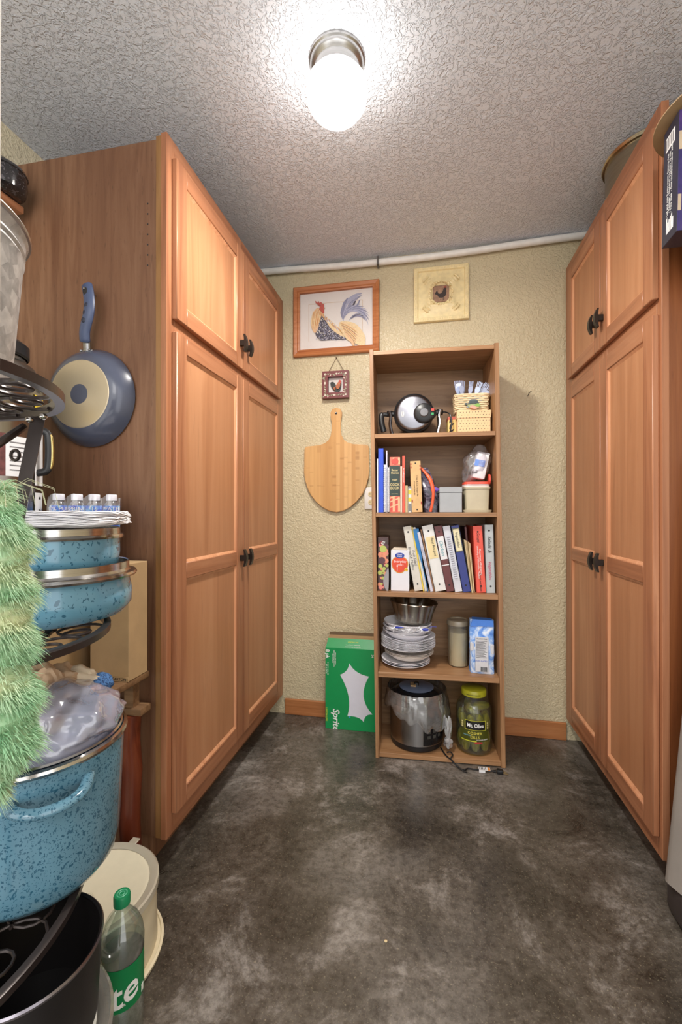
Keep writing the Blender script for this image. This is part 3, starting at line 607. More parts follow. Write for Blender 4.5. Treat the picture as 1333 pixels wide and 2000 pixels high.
# snack bag with orange stripe
t = bthing('snack_bag', 'crumpled black and purple foil bag with orange seam', 'bag', .2488, .1, Z2)
def bagshape(w, d, h, seed, top=.12, amp=.006, nx=14, nz=16, lean=0):
    m = MB(); rings = []
    for k in range(nz + 1):
        tt = k / nz; z = h * tt; dd = d * (1 - (max(0, tt - .45) / .55) ** 1.3 * (1 - top)) * (1 - .25 * (1 - tt) ** 4); ww = w * (1 - .12 * math.sin(PI * tt) * 0)
        ring = []
        for i in range(nx * 2):
            a = 2 * PI * i / (nx * 2); x, y = rr(a, ww / 2, dd / 2); q = Vector((x * 30, y * 30, z * 30 + seed))
            n_ = noise.noise(q) * amp; f_ = 1 + n_ / max(.02, math.hypot(x, y)); ring.append(m.b.verts.new((x * f_ + lean * tt, y * f_, z + (amp * noise.noise(q * .5) if tt > .9 else 0))))
        rings.append(ring)
    for A, B in zip(rings[:-1], rings[1:]):
        for i in range(nx * 2): j = (i + 1) % (nx * 2); m.b.faces.new((A[i], A[j], B[j], B[i]))
    m.b.faces.new(rings[0]); m.b.faces.new(rings[-1]); return m
def m_bag(name, stops, rough, sc=28):
    t_ = NT(name); t_.base(t_.ramp(t_.noise(t_.coord(), sc, 3, .6, 1), stops)); t_.pr(rough, 0, .6); return t_.m
m = bagshape(.064, .10, .205, 3, .06, .009); m.each(lambda v: Vector((v.x - .045 * (max(0, v.z - .08) / .13) ** 1.2 + .0, v.y, v.z + .0)))
obj('bag_body', m, m_bag('foil_dark', [(.3, lin((30, 30, 36))), (.45, lin((66, 62, 78))), (.55, lin((120, 112, 128))), (.62, lin((52, 40, 60)))], .25), t)
m = MB(); m.tube(spline([(-.004, -.052, .003), (.006, -.055, .05), (.008, -.053, .1), (-.004, -.042, .15), (-.03, -.02, .19), (-.05, -.008, .21)], 5, False), [.006] * 10 + [.008] * 8 + [.006] * 8, 8, flat=.4); obj('seam_stripe', m, plain('bag_orange', (226, 92, 52), .4), t)
m = MB(); m.blob((.02, -.045, .105), (.015, .006, .01), 2, .3, 2, 2); obj('purple_print', m, plain('bag_purple', (112, 80, 176), .4), t)
t = bthing('recipe_tin', 'grey metal recipe card tin with hinged lid', 'box', .2845, .035, Z2)
gy = plain('grey_tin', (158, 162, 166), .4, .0, var=.04)
m = MB(); m.box(0, .098, 0, .14, 0, .088, 0, .0015); obj('tin_body', m, gy, t, False)
m = MB(); m.box(-.0012, .0992, -.0012, .141, .0885, .114, 0, .002); obj('lid', m, gy, t, False)
t = bthing('storage_tub', 'beige square storage tub sitting on a pan of the same colour', 'container', .451, .095, Z2)
bg = plain('beige_plastic', (186, 176, 150), .45, var=.05)
def tub(m, w0, d0, w1, d1, z0, z1, mi=0, seg=40):
    A = [m.b.verts.new((*rr(2 * PI * i / seg, w0, d0), z0)) for i in range(seg)]; B = [m.b.verts.new((*rr(2 * PI * i / seg, w1, d1), z1)) for i in range(seg)]
    for i in range(seg): m.b.faces.new((A[i], A[(i + 1) % seg], B[(i + 1) % seg], B[i])).material_index = mi
    return A, B
m = MB(); A, B = tub(m, .052, .048, .056, .052, .012, .105); m.b.faces.new(A); A2, B2 = tub(m, .059, .055, .059, .055, .105, .114); tub(m, .056, .052, .059, .055, .105, .105); m.b.faces.new(B2); obj('tub_body', m, bg, t)
m = MB(); A, B = tub(m, .061, .056, .064, .058, 0, .012); m.b.faces.new(A); m.b.faces.new(B); obj('tray', m, bg, t)
t = bthing('lid_stack', 'stack of plastic lids with coral red lid on top', 'lids', .449, .095, Z2 + .1145)
random.seed(2)
for k, (c_, h_) in enumerate((('lid_white', .006), ('lid_clear', .006), ('lid_red', .011))):
    m = MB(); A, B = tub(m, .058 - k * .001, .053, .056 - k * .001, .051, sum((0, .006, .012)[:k + 1][-1:]), (0, .006, .012)[k] + h_); m.b.faces.new(A); m.b.faces.new(B); obj('lid', m, plain(c_, {'lid_white': (230, 206, 200), 'lid_clear': (206, 200, 200), 'lid_red': (224, 84, 66)}[c_], .4), t)
m = MB(); m.lathe([(0, 0), (.021, 0), (.024, .003), (.024, .009), (.02, .01), (.018, .006), (0, .006)], seg=24); m.each(lambda v: Vector((.052 + v.z * .8, -.025 + v.x * .95, .0335 + v.y))); obj('lid', m, plain('lid_red', (224, 84, 66), .4), t)['label'] = 'small round red lid on edge'
t = bthing('plastic_bag', 'clear bag of white foam trays above the coral red lids', 'bag', .455, .095, Z2 + .14)
m = MB(); m.blob((-.005, 0, .078), (.058, .05, .08), 5, .28, 1.6, 4, 0, .1); m.each(lambda v: Vector((v.x + (v.z - .07) * .25, v.y, max(v.z, .001)))); obj('bag_film', m, thin('bag_film', (246, 244, 248), .09, .24, .12), t)
m = MB(); m.box(-.03, .026, -.042, .03, .012, .125, 0, .008, 2, Matrix.Rotation(R(12), 3, 'Y')); m.box(-.028, .03, -.02, .035, .125, .135, 0, .004, 2, Matrix.Rotation(R(12), 3, 'Y')); obj('foam_tray', m, plain('foam_white', (228, 226, 230), .6), t)
m = MB(); m.box(-.032, .012, -.0445, -.043, .066, .095, 0, 0, 1, Matrix.Rotation(R(12), 3, 'Y')); obj('label', m, plain('label_blue', (112, 150, 224), .5), t, False)
text('foil', .02, INK, t, (-.018, -.0445, .04), (90, -6, 0), shear=.25)
# --- third shelf
t = bthing('printed_carton', 'upright glossy fruit printed carton left of the white fork carton', 'box', .0075, .035, Z3, None, 0)
m = MB(); m.box(0, .05, 0, .19, 0, .244, 0, .0015); obj('carton', m, plain('dark_food_print', (70, 46, 44), .35, var=.5, vs=40), t, False)
random.seed(21); m = MB()
for k in range(46):
    x, z, r_ = random.uniform(.007, .043), random.uniform(.008, .225), random.uniform(.005, .011); z = min(z, .236 - r_); x = min(max(x, r_), .05 - r_)
    m.prism([(x + r_ * math.cos(a), z + r_ * math.sin(a)) for a in [i * PI / 6 for i in range(12)]], -.0001 - k * .00002, -.0005 - k * .00002, 'xz', k % 5)
for x, z, r_, c_ in ((.025, .19, .016, 1), (.012, .165, .011, 0), (.03, .165, .012, 0), (.02, .138, .015, 4)): m.prism([(x + r_ * math.cos(a), z + r_ * math.sin(a)) for a in [i * PI / 9 for i in range(18)]], -.0011, -.0016, 'xz', c_)
m.prism(spline([(.048, .0), (.05, .1), (.038, .085), (.026, .05), (.03, .02)], 4), -.0016, -.0022, 'xz', 5)
obj('fruit_print', m, [plain('print_peach', (220, 140, 108), .35), plain('print_lime', (176, 184, 92), .35), plain('print_pink', (214, 128, 120), .35), plain('print_cherry', (140, 44, 44), .35), plain('print_plum', (86, 48, 58), .35), plain('print_silver', (150, 146, 148), .3)], t, False)
text('fit', .022, WINK, t, (.025, -.0026, .218), (90, -70, 0))
t = bthing('fork_box', 'white carton of forks with red rounded label', 'box', .0675, .04, Z3, None, 0, -3)
m = MB(); m.box(0, .082, 0, .12, 0, .185, 0, .0012); obj('carton', m, plain('carton_white', (220, 220, 228), .55, var=.02), t, False)
m = MB(); m.prism([(0, 0), (.075, .0), (.082, .006), (.012, .01)], .02, .1, 'xz'); m.each(lambda v: Vector((v.x, v.y, v.z + .1855))); obj('flap', m, plain('carton_inner', (200, 186, 166), .7), t, False)
m = MB(); m.shape(spline([(.0395, .157), (.066, .15), (.078, .13), (.074, .105), (.055, .085), (.04, .08), (.024, .085), (.006, .106), (.003, .13), (.014, .15)], 4), -.0001, 0); m.shape(spline([(.0395, .153), (.064, .147), (.075, .129), (.071, .107), (.054, .089), (.04, .084), (.025, .089), (.009, .108), (.006, .13), (.016, .147)], 4), -.0005, 1)
m.shape([(.04 + .021 * math.cos(a), .161 + .0125 * math.sin(a)) for a in [i * PI / 12 for i in range(24)]], -.0009, 2); m.shape([(.069 + .008 * math.cos(a), .098 + .008 * math.sin(a)) for a in [i * PI / 8 for i in range(16)]], -.0009, 3)
m.shape([(.029 + .003 * math.cos(a), .113 + .0045 * math.sin(a)) for a in [i * PI / 8 for i in range(16)]], -.0009, 4); m.shape([(.0282, .092), (.0298, .092), (.0298, .112), (.0282, .112)], -.0009, 4)
obj('label_print', m, [plain('label_gold', (206, 150, 60), .5), plain('label_red', (216, 74, 48), .5), plain('label_navy', (36, 62, 158), .5), plain('label_yellow', (232, 190, 60), .5), WINK], t, False)
text('Great\nValue', .0095, WINK, t, (.04, -.0016, .161)); text('Everyday', .0155, WINK, t, (.041, -.0012, .134)); text('FORKS', .0085, WINK, t, (.042, -.0012, .118), sp=1.2); text('100', .007, INK, t, (.069, -.0016, .098))
def binder(label, x, wd, hgt, col, tilt, y=.04, hole=True, pages=True, name='ring_binder', dep=.225):
    t = book(name, label, 'binder', x, y, Z3, wd, dep, hgt, col, PAPER if pages else None, tilt)
    if hole:
        m = MB()
        for z in ((.03, hgt - .026) if wd > .03 else (.03,)): m.tube([(wd / 2, -.0007, z), (wd / 2, .002, z)], .0042, 12)
        obj('finger_hole', m, INK, t)
    return t
BN = lambda n, c: plain(n, c, .45, var=.05)
HW = (90, 90, 0)
t = binder('greyish white ring binder leaning next to the fork carton', .1745, .037, .295, BN('binder_bone', (206, 202, 192)), -10.2); text('Fruit Salad,\nBread & Muffins', .0165, plain('pencil_grey', (96, 92, 92), .6), t, (.019, -.0006, .15), HW, .35)
t = binder('thin yellow folder leaning right of bone coloured binder', .2125, .006, .295, BN('folder_yellow', (222, 196, 70)), -10.4, hole=False, name='yellow_folder')
book('white_booklet', 'slim white booklet leaning right of thin yellow folder', 'book', .2198, .045, Z3, .011, .21, .293, BN('booklet_white', (204, 202, 198)), PAPER, -10.4)
t = thing('blue_folder', 'bright blue folder fanned open among leaning binders', 'folder', bk(.2325, .04, Z3), 0, None, (0, R(-12), BA))
m = MB()
for k in range(3): m.prism([(.000, .12), (.0032, .12), (.006 - .003 * (2 - k) + .014, .285), (-.012 + .010 * k, .288)], .004 * k, .2, 'xz')
m.prism([(0, 0), (.0032, 0), (.0032, .12), (0, .12)], .004, .2); obj('folder_sheet', m, BN('folder_blue', (26, 112, 176)), t, False)
t = book('clear_cover_booklet', 'pale booklet with rounded clear cover and printed spine', 'book', .2445, .035, Z3, .013, .21, .272, BN('booklet_lav', (200, 200, 214)), PAPER, -12.5); text('The Book of Lunches and Dinner Salads', .0085, plain('print_blue', (58, 74, 148), .5), t, (.0065, -.0004, .14), HW)
book('brown_booklet', 'thin brown booklet squeezed beside big white binder', 'book', .2585, .05, Z3, .006, .2, .285, BN('booklet_brown', (150, 106, 72)), PAPER, -11.8)
t = binder('wide white ring binder with taped handwritten paper label', .2665, .0485, .3, BN('binder_white', (218, 218, 216)), -11.5)
m = MB(); m.box(.006, .0445, -.0009, 0, .148, .247); obj('paper_label', m, plain('aged_label', (226, 208, 160), .7), t, False); text('Best Recipes', .0165, INK, t, (.033, -.0012, .2), HW, .2)
t = binder('dark maroon ring binder with white label lettered in teal', .3165, .0335, .298, BN('binder_maroon', (98, 46, 46)), -10.8)
m = MB(); m.box(.002, .0315, -.0009, 0, .146, .25); obj('paper_label', m, PAPER, t, False); text('Chicken', .021, plain('teal_ink', (40, 140, 150), .6), t, (.016, -.0012, .198), HW, .2)
m = MB(); m.box(.0, .0335, -.0012, 0, .118, .122); obj('tape', m, PAPER, t, False)
t = book('white_comb_binder', 'white comb bound notebook between maroon and navy binders', 'book', .3535, .04, Z3, .031, .2, .298, BN('comb_white', (206, 208, 216)), PAPER, -10.6)
m = MB()
for k in range(20): m.box(.008, .023, -.005, 0, .06 + k * .0098, .0655 + k * .0098, 0, .002)
obj('comb_binding', m, BN('comb_plastic', (190, 194, 206)), t, kind='stuff')
t = binder('navy blue ring binder with cream paper label on top', .3878, .0335, .3, BN('binder_navy', (44, 56, 128)), -10.0)
m = MB(); m.box(.0015, .032, -.0009, 0, .182, .288, 0); m.box(.0015, .032, -.0011, -.0009, .182, .186, 1); m.box(.0015, .032, -.0011, -.0009, .284, .288, 1); m.box(.0015, .004, -.0011, -.0009, .186, .284, 1); m.box(.0295, .032, -.0011, -.0009, .186, .284, 1); obj('paper_label', m, [plain('cream_label', (222, 214, 178), .6), plain('label_trim', (110, 110, 84), .6)], t, False); text('Vegetables', .0165, INK, t, (.017, -.0013, .236), HW, .25)
t = thing('paper_bundle', 'loose bundle of cream papers, left of the coral red binder', 'papers', bk(.4255, .04, Z3), 0, None, (0, R(-8), BA))
for k in range(5):
    m = MB(); m.prism([(k * .003, 0), (k * .003 + .0022, 0), (k * .0055 + .0028, .235 - .004 * k * k * .3), (k * .0055, .238 - .004 * k)], .01 * (k % 3), .2, 'xz'); obj('paper', m, plain('cream_sheet', (224, 202, 160), .7), t, False)
book('dark_folder', 'dark red and black folder sticking up behind cream papers', 'folder', .432, .1, Z3, .008, .17, .292, BN('folder_wine', (90, 34, 34)), PAPER, -6)
t = binder('coral red ring binder with white print and handwriting', .4465, .0395, .296, BN('binder_coral', (222, 84, 66)), -3.3)
text('Department of Engineering\nUniversity of Wisconsin - Madison', .0105, WINK, t, (.0195, -.0008, .135), HW, .0); text('Soups', .018, INK, t, (.02, -.0008, .245), HW, .3); text('Crock pot Meals', .012, INK, t, (.019, -.001, .048), HW, .3)
t = binder('light grey ring binder with Salads handwriting, rightmost on third shelf', .4883, .0365, .302, BN('binder_grey', (178, 184, 186)), -1.6)
text('Salads &', .022, INK, t, (.0185, -.0008, .215), HW, .25); text('Vegetables', .019, plain('pink_ink', (190, 70, 110), .6), t, (.0175, -.0008, .1), HW, .25)
# --- fourth shelf: plates, bundt pan, canister, sugar
def plate(r_, h_, rip):
    m = MB(); wob = (lambda a, r, z: (r + (.0022 * math.sin(a * 36) if r > r_ * .8 else 0), z + (.0009 * math.sin(a * 36) if r > r_ * .8 else 0))) if rip else None
    m.lathe([(0, 0), (r_ * .68, 0), (r_ * .78, h_ * .35), (r_ * .93, h_ * .8), (r_, h_), (r_ * .99, h_ + .0008), (r_ * .92, h_ * .8 + .0012), (r_ * .77, h_ * .35 + .0012), (r_ * .68, .0012), (0, .0012)], seg=72 if rip else 40, wob=wob); return m
FOAM = plain('white_foam', (244, 243, 247), .55, var=.02); PLW = plain('paper_plate_white', (244, 243, 248), .6, var=.03)
def stack(name, label, cat, group, n, r_, h_, dz, x, y, z, rip, tilt=0, jit=.0015, mat=PLW):
    t0 = thing(name, label, cat, (0, 0, 0), 0, group); obj('plate_body' if 'plate' in name else 'bowl_body', plate(r_, h_, rip), mat, t0)
    for k in range(n):
        p = bk(x + random.uniform(-jit, jit), y + random.uniform(-jit, jit), z + k * dz); ro = (0, R(tilt), random.uniform(0, 6))
        if k == 0: t0.location = p; t0.rotation_euler = ro
        else: dup(t0, p, ro)
    return t0
stack('foam_plate', 'white foam plate at the bottom of fourth shelf stack', 'plate', 'foam plates under the paper plates', 3, .113, .018, .0075, .134, .135, Z4 + .0005, False)
stack('foam_bowl', 'off-white foam bowl between foam plates and paper plates', 'bowl', 'foam bowls in the middle of the stack', 3, .115, .026, .005, .15, .142, Z4 + .034, False, mat=plain('offwhite_foam', (240, 232, 224), .55))
stack('paper_plate', 'white crimped paper plate in the wide middle stack', 'plate', 'crimped paper plates in the stack', 11, .127, .018, .0047, .146, .142, Z4 + .075, True)
stack('paper_bowl', 'white crimped paper bowl under fluted metal pan', 'bowl', 'crimped paper bowls under the fluted pan', 10, .113, .03, .0048, .142, .14, Z4 + .128, True, -3)
t = bthing('bundt_pan', 'fluted dark silver bundt pan upside right on paper bowls', 'pan', .168, .14, Z4 + .2, None, 3)
fl = lambda a, r, z: (r * (1 + .07 * abs(math.sin(a * 5)) ** .6 - .05), z)
m = MB(); m.lathe([(.045, .012), (.07, .0), (.086, .012), (.094, .05), (.108, .092), (.112, .094), (.111, .097), (.106, .094), (.09, .05), (.08, .016), (.066, .006), (.045, .02)], seg=80, wob=fl); m.lathe([(.045, .012), (.03, .03), (.024, .08), (.02, .08), (.026, .03), (.045, .02)], seg=40)
obj('pan_body', m, brushed('pan_pewter', (190, 186, 176), .28, 'z', 60, .2), t)
t = bthing('twist_tie_bag', 'scrap of clear plastic with blue clip over paper bowls', 'plastic wrap', .15, .1, Z4 + .185)
m = MB()
for (x, y, sd) in ((.062, -.075, 1), (-.07, -.07, 2), (.0, -.095, 3)): m.blob((x, y, .006), (.03, .012, .012), sd, .5, 2, 3)
obj('film', m, thin('wrap_film', (246, 246, 250), .2, .3, .1), t)
m = MB(); m.blob((.07, -.088, .01), (.016, .006, .006), 4, .4, 2, 2); m.blob((-.045, -.082, .014), (.02, .005, .004), 5, .4, 2, 2); m.tube([(.08, -.08, .014), (.1, -.07, .02), (.12, -.075, .021)], .0012, 5); obj('clip', m, plain('clip_blue', (44, 62, 170), .45), t)
t = bthing('canister', 'tall translucent canister half full of white powder', 'canister', .379, .15, Z4)
m = MB(); m.lathe([(0, .0), (.041, 0), (.044, .004), (.05, .2), (.05, .202), (.048, .202), (.0425, .005), (0, .004)], seg=36); obj('canister_body', m, thin('frosted_plastic', (246, 244, 238), .08, .2, .3, (206, 198, 180)), t)
m = MB(); m.lathe([(0, .005), (.0415, .005), (.0465, .158), (.03, .16), (0, .157)], seg=36); obj('powder', m, plain('flour', (232, 226, 206), .9, var=.03), t)
m = MB(); m.lathe([(0, .212), (.034, .211), (.037, .216), (.043, .216), (.05, .212), (.0525, .204), (.0525, .192), (.0505, .192), (.0505, .203), (0, .205)], seg=36); obj('lid', m, thin('frosted_lid', (196, 178, 148), .5, .2, .35, (190, 176, 150)), t)
t = bthing('sugar_bag', 'blue and white paper sugar bag with nutrition label', 'bag', .472, .075, Z4, None, 0, -4)
m = bagshape(.104, .075, .236, 9, .55, .005); obj('bag_body', m, m_bag('sugar_paper', [(.36, lin((62, 116, 208))), (.47, lin((110, 158, 226))), (.56, lin((190, 210, 240))), (.66, lin((226, 232, 244)))], .5, 22), t)
m = MB(); m.box(-.03, .026, -.0405, -.036, .012, .165, 0, .001); m.box(-.052, -.034, -.036, -.03, .1, .14, 0, .004); m.box(.034, .05, -.037, -.03, .09, .135, 0, .004); lab = obj('label', m, plain('label_silver', (206, 206, 210), .45, var=.06), t)
m = MB()
for k in range(16): m.box(-.026, -.026 + .046 * (1 - .4 * ((k * 7) % 5) / 5), -.0411, -.0405, .075 + k * .0048, .0765 + k * .0048)
for k in range(9): m.box(-.01 + k * .0036, -.0082 + k * .0036 + .0008 * (k % 2), -.0411, -.0405, .014, .034)
obj('fine_print', m, INK, lab, False); text('Nutrition Facts', .0072, INK, t, (-.002, -.0412, .158)); text('GRANULATED', .0085, plain('bag_blue', (52, 92, 186), .5), t, (-.006, -.0412, .06))
m = MB(); m.prism([(-.05, .21), (.05, .21), (.044, .238), (-.04, .24)], -.028, .02); obj('folded_top', m, plain('sugar_blue', (70, 126, 214), .5), t, False)
# --- bottom shelf: cooker, plastic, jar, cord
t = bthing('slow_cooker', 'round stainless slow cooker with black lid on bottom shelf', 'slow cooker', .185, .1385, Z5)
t.scale = (.95, .95, .97)
m = MB(); m.lathe([(0, 0), (.118, 0), (.126, .006), (.129, .03), (.129, .034)], seg=56); m.lathe([(.131, .2), (.138, .205), (.14, .218), (.136, .226), (.12, .23), (0, .23)], seg=56); obj('base', m, BLACKP, t)
m = MB(); m.lathe([(.1295, .03), (.1305, .205)], seg=56); obj('steel_shell', m, brushed('cooker_steel', (176, 174, 174), .24, 'x', 200, .12), t)
a0, a1 = R(-77), R(4); m = MB(); m.lathe([(.1295, .034), (.1325, .036), (.1335, .196), (.1305, .2)], seg=18, a0=a0, a1=a1); pn = obj('control_panel', m, plain('panel_black', (20, 20, 22), .2), t)
m = MB()
for r_ in range(4):
    for c_ in range(3):
        a = R(-66 + c_ * 13); z = .075 + r_ * .024; q = .1342; T_ = Vector((-math.sin(a), math.cos(a), 0)); N_ = Vector((math.cos(a), math.sin(a), 0)); P_ = N_ * q + Vector((0, 0, z))
        V = [m.b.verts.new(P_ + T_ * i * .0085 + Vector((0, 0, j * .0075)) + N_ * .0004) for i, j in ((-1, -1), (1, -1), (1, 1), (-1, 1))]; m.b.faces.new(V)
obj('button', m, plain('button_grey', (66, 66, 62), .4), pn, False)
m = MB(); m.lathe([(.128, .23), (.122, .242), (.09, .258), (.05, .266), (0, .268)], seg=48); obj('lid', m, plain('lid_black', (24, 26, 30), .12, coat=.4), t)
m = MB(); m.lathe([(0, .2662), (.07, .2652), (.085, .2618), (.084, .2606), (0, .2645)], (0, -.004, .0022), seg=40); obj('lid_window', m, plain('glass_grey', (110, 122, 148), .08), t)
m = MB(); m.box(-.03, -.003, -.03, .02, .268, .275, 0, .002); m.box(-.012, .012, -.012, .012, .262, .284, 1, .004); obj('knob', m, [CARD, BLACKP], t)
t = bthing('plastic_sleeve', 'crumpled clear plastic bag draped around slow cooker rim', 'plastic bag', .185, .1385, Z5)
t.scale = (.96, .96, .98)
def drape(a, r, z):
    n1 = noise.noise(Vector((math.cos(a) * 3.5, math.sin(a) * 3.5, z * 18))); n2 = noise.noise(Vector((math.cos(a) * 9, math.sin(a) * 9, z * 40 + 4)))
    f = .5 + .5 * math.sin(a * 2.0 + 3.6); k = (.262 - z) / .14
    return r + .012 * n1 * k + .006 * n2 + .006 * k, .262 - (.262 - z) * (.62 + .5 * f + .25 * n1)
m = MB(); m.lathe([(.1415, .262), (.144, .245), (.147, .22), (.151, .19), (.155, .165), (.155, .14), (.149, .125)], seg=120, wob=drape)
for v in m.b.verts:
    if v.co.y > .128: v.co.y = .128 + (v.co.y - .128) * .05
    if v.co.x < -.158: v.co.x = -.158
obj('film', m, thin('crumple_film', (236, 236, 238), .14, .42, .1), t, True, 60)
m = MB(); m.blob((.145, -.09, .10), (.016, .014, .055), 3, .5, 2, 3); m.blob((.145, -.095, .045), (.019, .016, .028), 6, .4, 2, 3); obj('bag_tail', m, thin('tail_film', (206, 206, 212), .3, .4, .12), t)
t = bthing('pickle_jar', 'large glass jar of whole green dill pickles', 'jar', .443, .105, Z5)
m = MB(); m.lathe([(0, .001), (.068, .001), (.077, .01), (.079, .03), (.079, .185), (.075, .205), (.06, .226), (.052, .235), (.052, .25)], seg=48); obj('glass', m, thin('jar_glass', (236, 240, 206), .03, .16, .03), t)
m = MB(); m.lathe([(0, .004), (.066, .004), (.0745, .012), (.0765, .03), (.0765, .18), (.072, .2), (.06, .212), (0, .212)], seg=40); obj('brine', m, thin('brine', (232, 228, 178), .05, .04, .1, (140, 140, 50)), t)
m = MB(); m.lathe([(0, .277), (.05, .277), (.053, .275)], seg=48); m.lathe([(.053, .275), (.0555, .271), (.0555, .25), (.053, .248), (.05, .25)], seg=72, wob=lambda a, r, z: (r + .0006 * math.sin(a * 36), z)); lid = obj('lid', m, plain('lid_yellow_green', (176, 172, 40), .35), t)
text('SEALED FOR FRESHNESS', .006, INK, t, 0, cyl=(.0562, -100, .26, 0))
lb = plain('label_black', (24, 24, 22), .4); m = MB()
def patch(m, r_, a0, a1, z0, z1, seg=14, mi=0):
    f = m.lathe([(r_, z0), (r_ + .0006, z0), (r_ + .0006, z1), (r_, z1)], seg=seg, mi=mi, a0=R(a0), a1=R(a1))
patch(m, .0796, -125, -62, .118, .156); patch(m, .0794, -127, -60, .116, .158, mi=1); patch(m, .0796, -143, -48, .068, .115, mi=2); patch(m, .0801, -140, -90, .066, .07, mi=1); patch(m, .0801, -96, -72, .058, .066, mi=4)
for a_ in (-136, -52):
    for z in (.122, .132, .142): patch(m, .0796, a_ - 3, a_ + 3, z, z + .007, 3, 3)
obj('label', m, [lb, plain('label_lime', (196, 196, 52), .4), plain('label_olive', (70, 74, 20), .4), plain('label_pale', (206, 196, 130), .4), plain('label_crimson', (170, 52, 50), .4)], t)
yl = plain('label_letter_yellow', (226, 214, 92), .5)
text('Mt. Olive', .0225, WINK, t, 0, cyl=(.0806, -93.5, .137, 0), xs=.86, bold=.0004); text('KOSHER', .0165, yl, t, 0, cyl=(.0806, -95, .103, 0)); text('DILLS', .0165, yl, t, 0, cyl=(.0806, -95, .086, 0)); text('FRESH PACK', .0062, plain('label_sky', (130, 190, 210), .5), t, 0, cyl=(.0806, -120, .092, 0)); text('NO SUGAR ADDED', .006, WINK, t, 0, cyl=(.0806, -72, .076, 0))
pk0 = thing('pickle', 'whole green pickle packed inside the glass jar', 'pickle', (0, 0, 0), 0, 'pickles in the jar')
m = MB(); m.lathe([(0, -.040), (.009, -.038), (.0165, -.024), (.019, 0), (.0165, .024), (.009, .038), (0, .040)], seg=14, wob=lambda a, r, z: (r * (1 + .08 * noise.noise(Vector((math.cos(a) * 2, math.sin(a) * 2, z * 150)))), z))
tp = NT('pickle_skin'); tp.base(tp.ramp(tp.noise(tp.coord((1, 1, .25)), 130, 4), [(.3, lin((112, 116, 30))), (.55, lin((160, 158, 58))), (.75, lin((200, 192, 104)))])); tp.pr(.3); obj('pickle_body', m, tp.m, pk0)
random.seed(6); n_ = 0
def put_pickle(x, y, z, ro):
    global n_
    p = bk(.443 + x, .105 + y, Z5 + z)
    if n_ == 0: pk0.location = p; pk0.rotation_euler = ro
    else: dup(pk0, p, ro)
    n_ += 1
for L_, z in enumerate((.049, .134)):
    for k in range(8):
        a = 2 * PI * (k + .5 * L_) / 8; put_pickle(.054 * math.cos(a), .054 * math.sin(a), z + random.uniform(-.003, .003), (R(random.uniform(-9, 9)), R(random.uniform(-9, 9)), a))
    put_pickle(0, 0, z, (0, R(4), 0))
for x, y, a in ((-.024, -.028, 12), (.03, .0, 100), (-.022, .022, 170)): put_pickle(x, y, .195, (R(86), 0, R(a)))
t = thing('power_cord', 'black power cord with plug trailing from slow cooker onto floor', 'cord', bk(.2, .03, 0), 0)
o_ = bk(.2, .03, 0); W = lambda x, y, z: Vector((x, y, z)) - o_
m = MB(); m.tube(spline([W(.06, 2.03, .03), W(.075, 1.985, .0285), W(.09, 1.955, .0285), W(.105, 1.938, .0275), W(.13, 1.925, .008), W(.155, 1.915, .005), W(.17, 1.93, .005), W(.2, 1.928, .005), W(.232, 1.935, .005), W(.27, 1.93, .006)], 5, False), .0033, 7)
m.tube(spline([W(.085, 1.985, .034), W(.1, 1.99, .036), W(.11, 1.97, .034), W(.1, 1.945, .03), W(.12, 1.93, .016), W(.15, 1.908, .005), W(.165, 1.9, .005)], 5, False), .003, 7); obj('cable', m, BLACKP, t)
m = MB(); m.box(-.013, .013, -.01, .01, 0, .018, 0, .004, 2); m.each(lambda v: v + W(.3, 1.925, .0015)); m.tube([W(.285, 1.927, .008), W(.27, 1.93, .006)], [.006, .0035], 8); obj('plug', m, BLACKP, t)
m = MB(); m.box(-.003, .003, -.0008, .0008, -.003, .003); m.each(lambda v: v); 
for dy in (-.006, .006): m.tube([W(.312, 1.923 + dy, .0095), W(.332, 1.918 + dy, .0075)], .0022, 6, flat=.4)
obj('prong', m, brushed('brass', (196, 176, 120), .3), t)
m = MB(); m.box(.215, .262, 1.921, 1.944, .0095, .0105); m.box(.215, .24, 1.917, 1.922, .001, .0105); m.each(lambda v: Vector(v) - o_); tg = obj('tag', m, PAPER, t, False)
m = MB(); m.box(.252, .261, 1.922, 1.943, .0105, .0109, 1)
for k in range(5): m.box(.218 + k * .006, .2205 + k * .006, 1.924, 1.941, .0105, .0109)
m.each(lambda v: Vector(v) - o_); obj('tag_print', m, [INK, plain('tag_orange', (222, 140, 60), .5)], tg, False)
# --- green soda carton
t = thing('soda_carton', 'tall green soda carton with white burst standing left of bookcase', 'box', (-.511, 2.158, 0), R(1.5))
grn = plain('carton_green', (12, 146, 78), .4, var=.03); m = MB(); m.box(0, .265, 0, .1, 0, .413, 0, .001); obj('carton', m, grn, t, False)
m = MB()
V = [m.b.verts.new(p) for p in ((0.002, 0, .413), (.265, 0, .413), (.265, .035, .452), (.008, .035, .452))]; m.b.faces.new(V); V2 = [m.b.verts.new(v.co + Vector((0, .0012, -.001))) for v in V]; m.b.faces.new(V2)
for i in range(4): m.b.faces.new((V[i], V[(i + 1) % 4], V2[(i + 1) % 4], V2[i]))
obj('flap', m, grn, t, False)
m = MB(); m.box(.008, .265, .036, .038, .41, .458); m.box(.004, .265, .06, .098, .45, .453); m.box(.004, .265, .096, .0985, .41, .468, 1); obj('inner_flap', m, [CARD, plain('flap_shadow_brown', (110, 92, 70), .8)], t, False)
sc_ = .000783; Q = lambda a, b: ((a - 50) * sc_, (805 - b) * sc_)
def arcp(p, c_, q, n=8): return [tuple((1 - s) ** 2 * Vector(p) + 2 * s * (1 - s) * Vector(c_) + s * s * Vector(q)) for s in [i / n for i in range(n)]]
sp = []
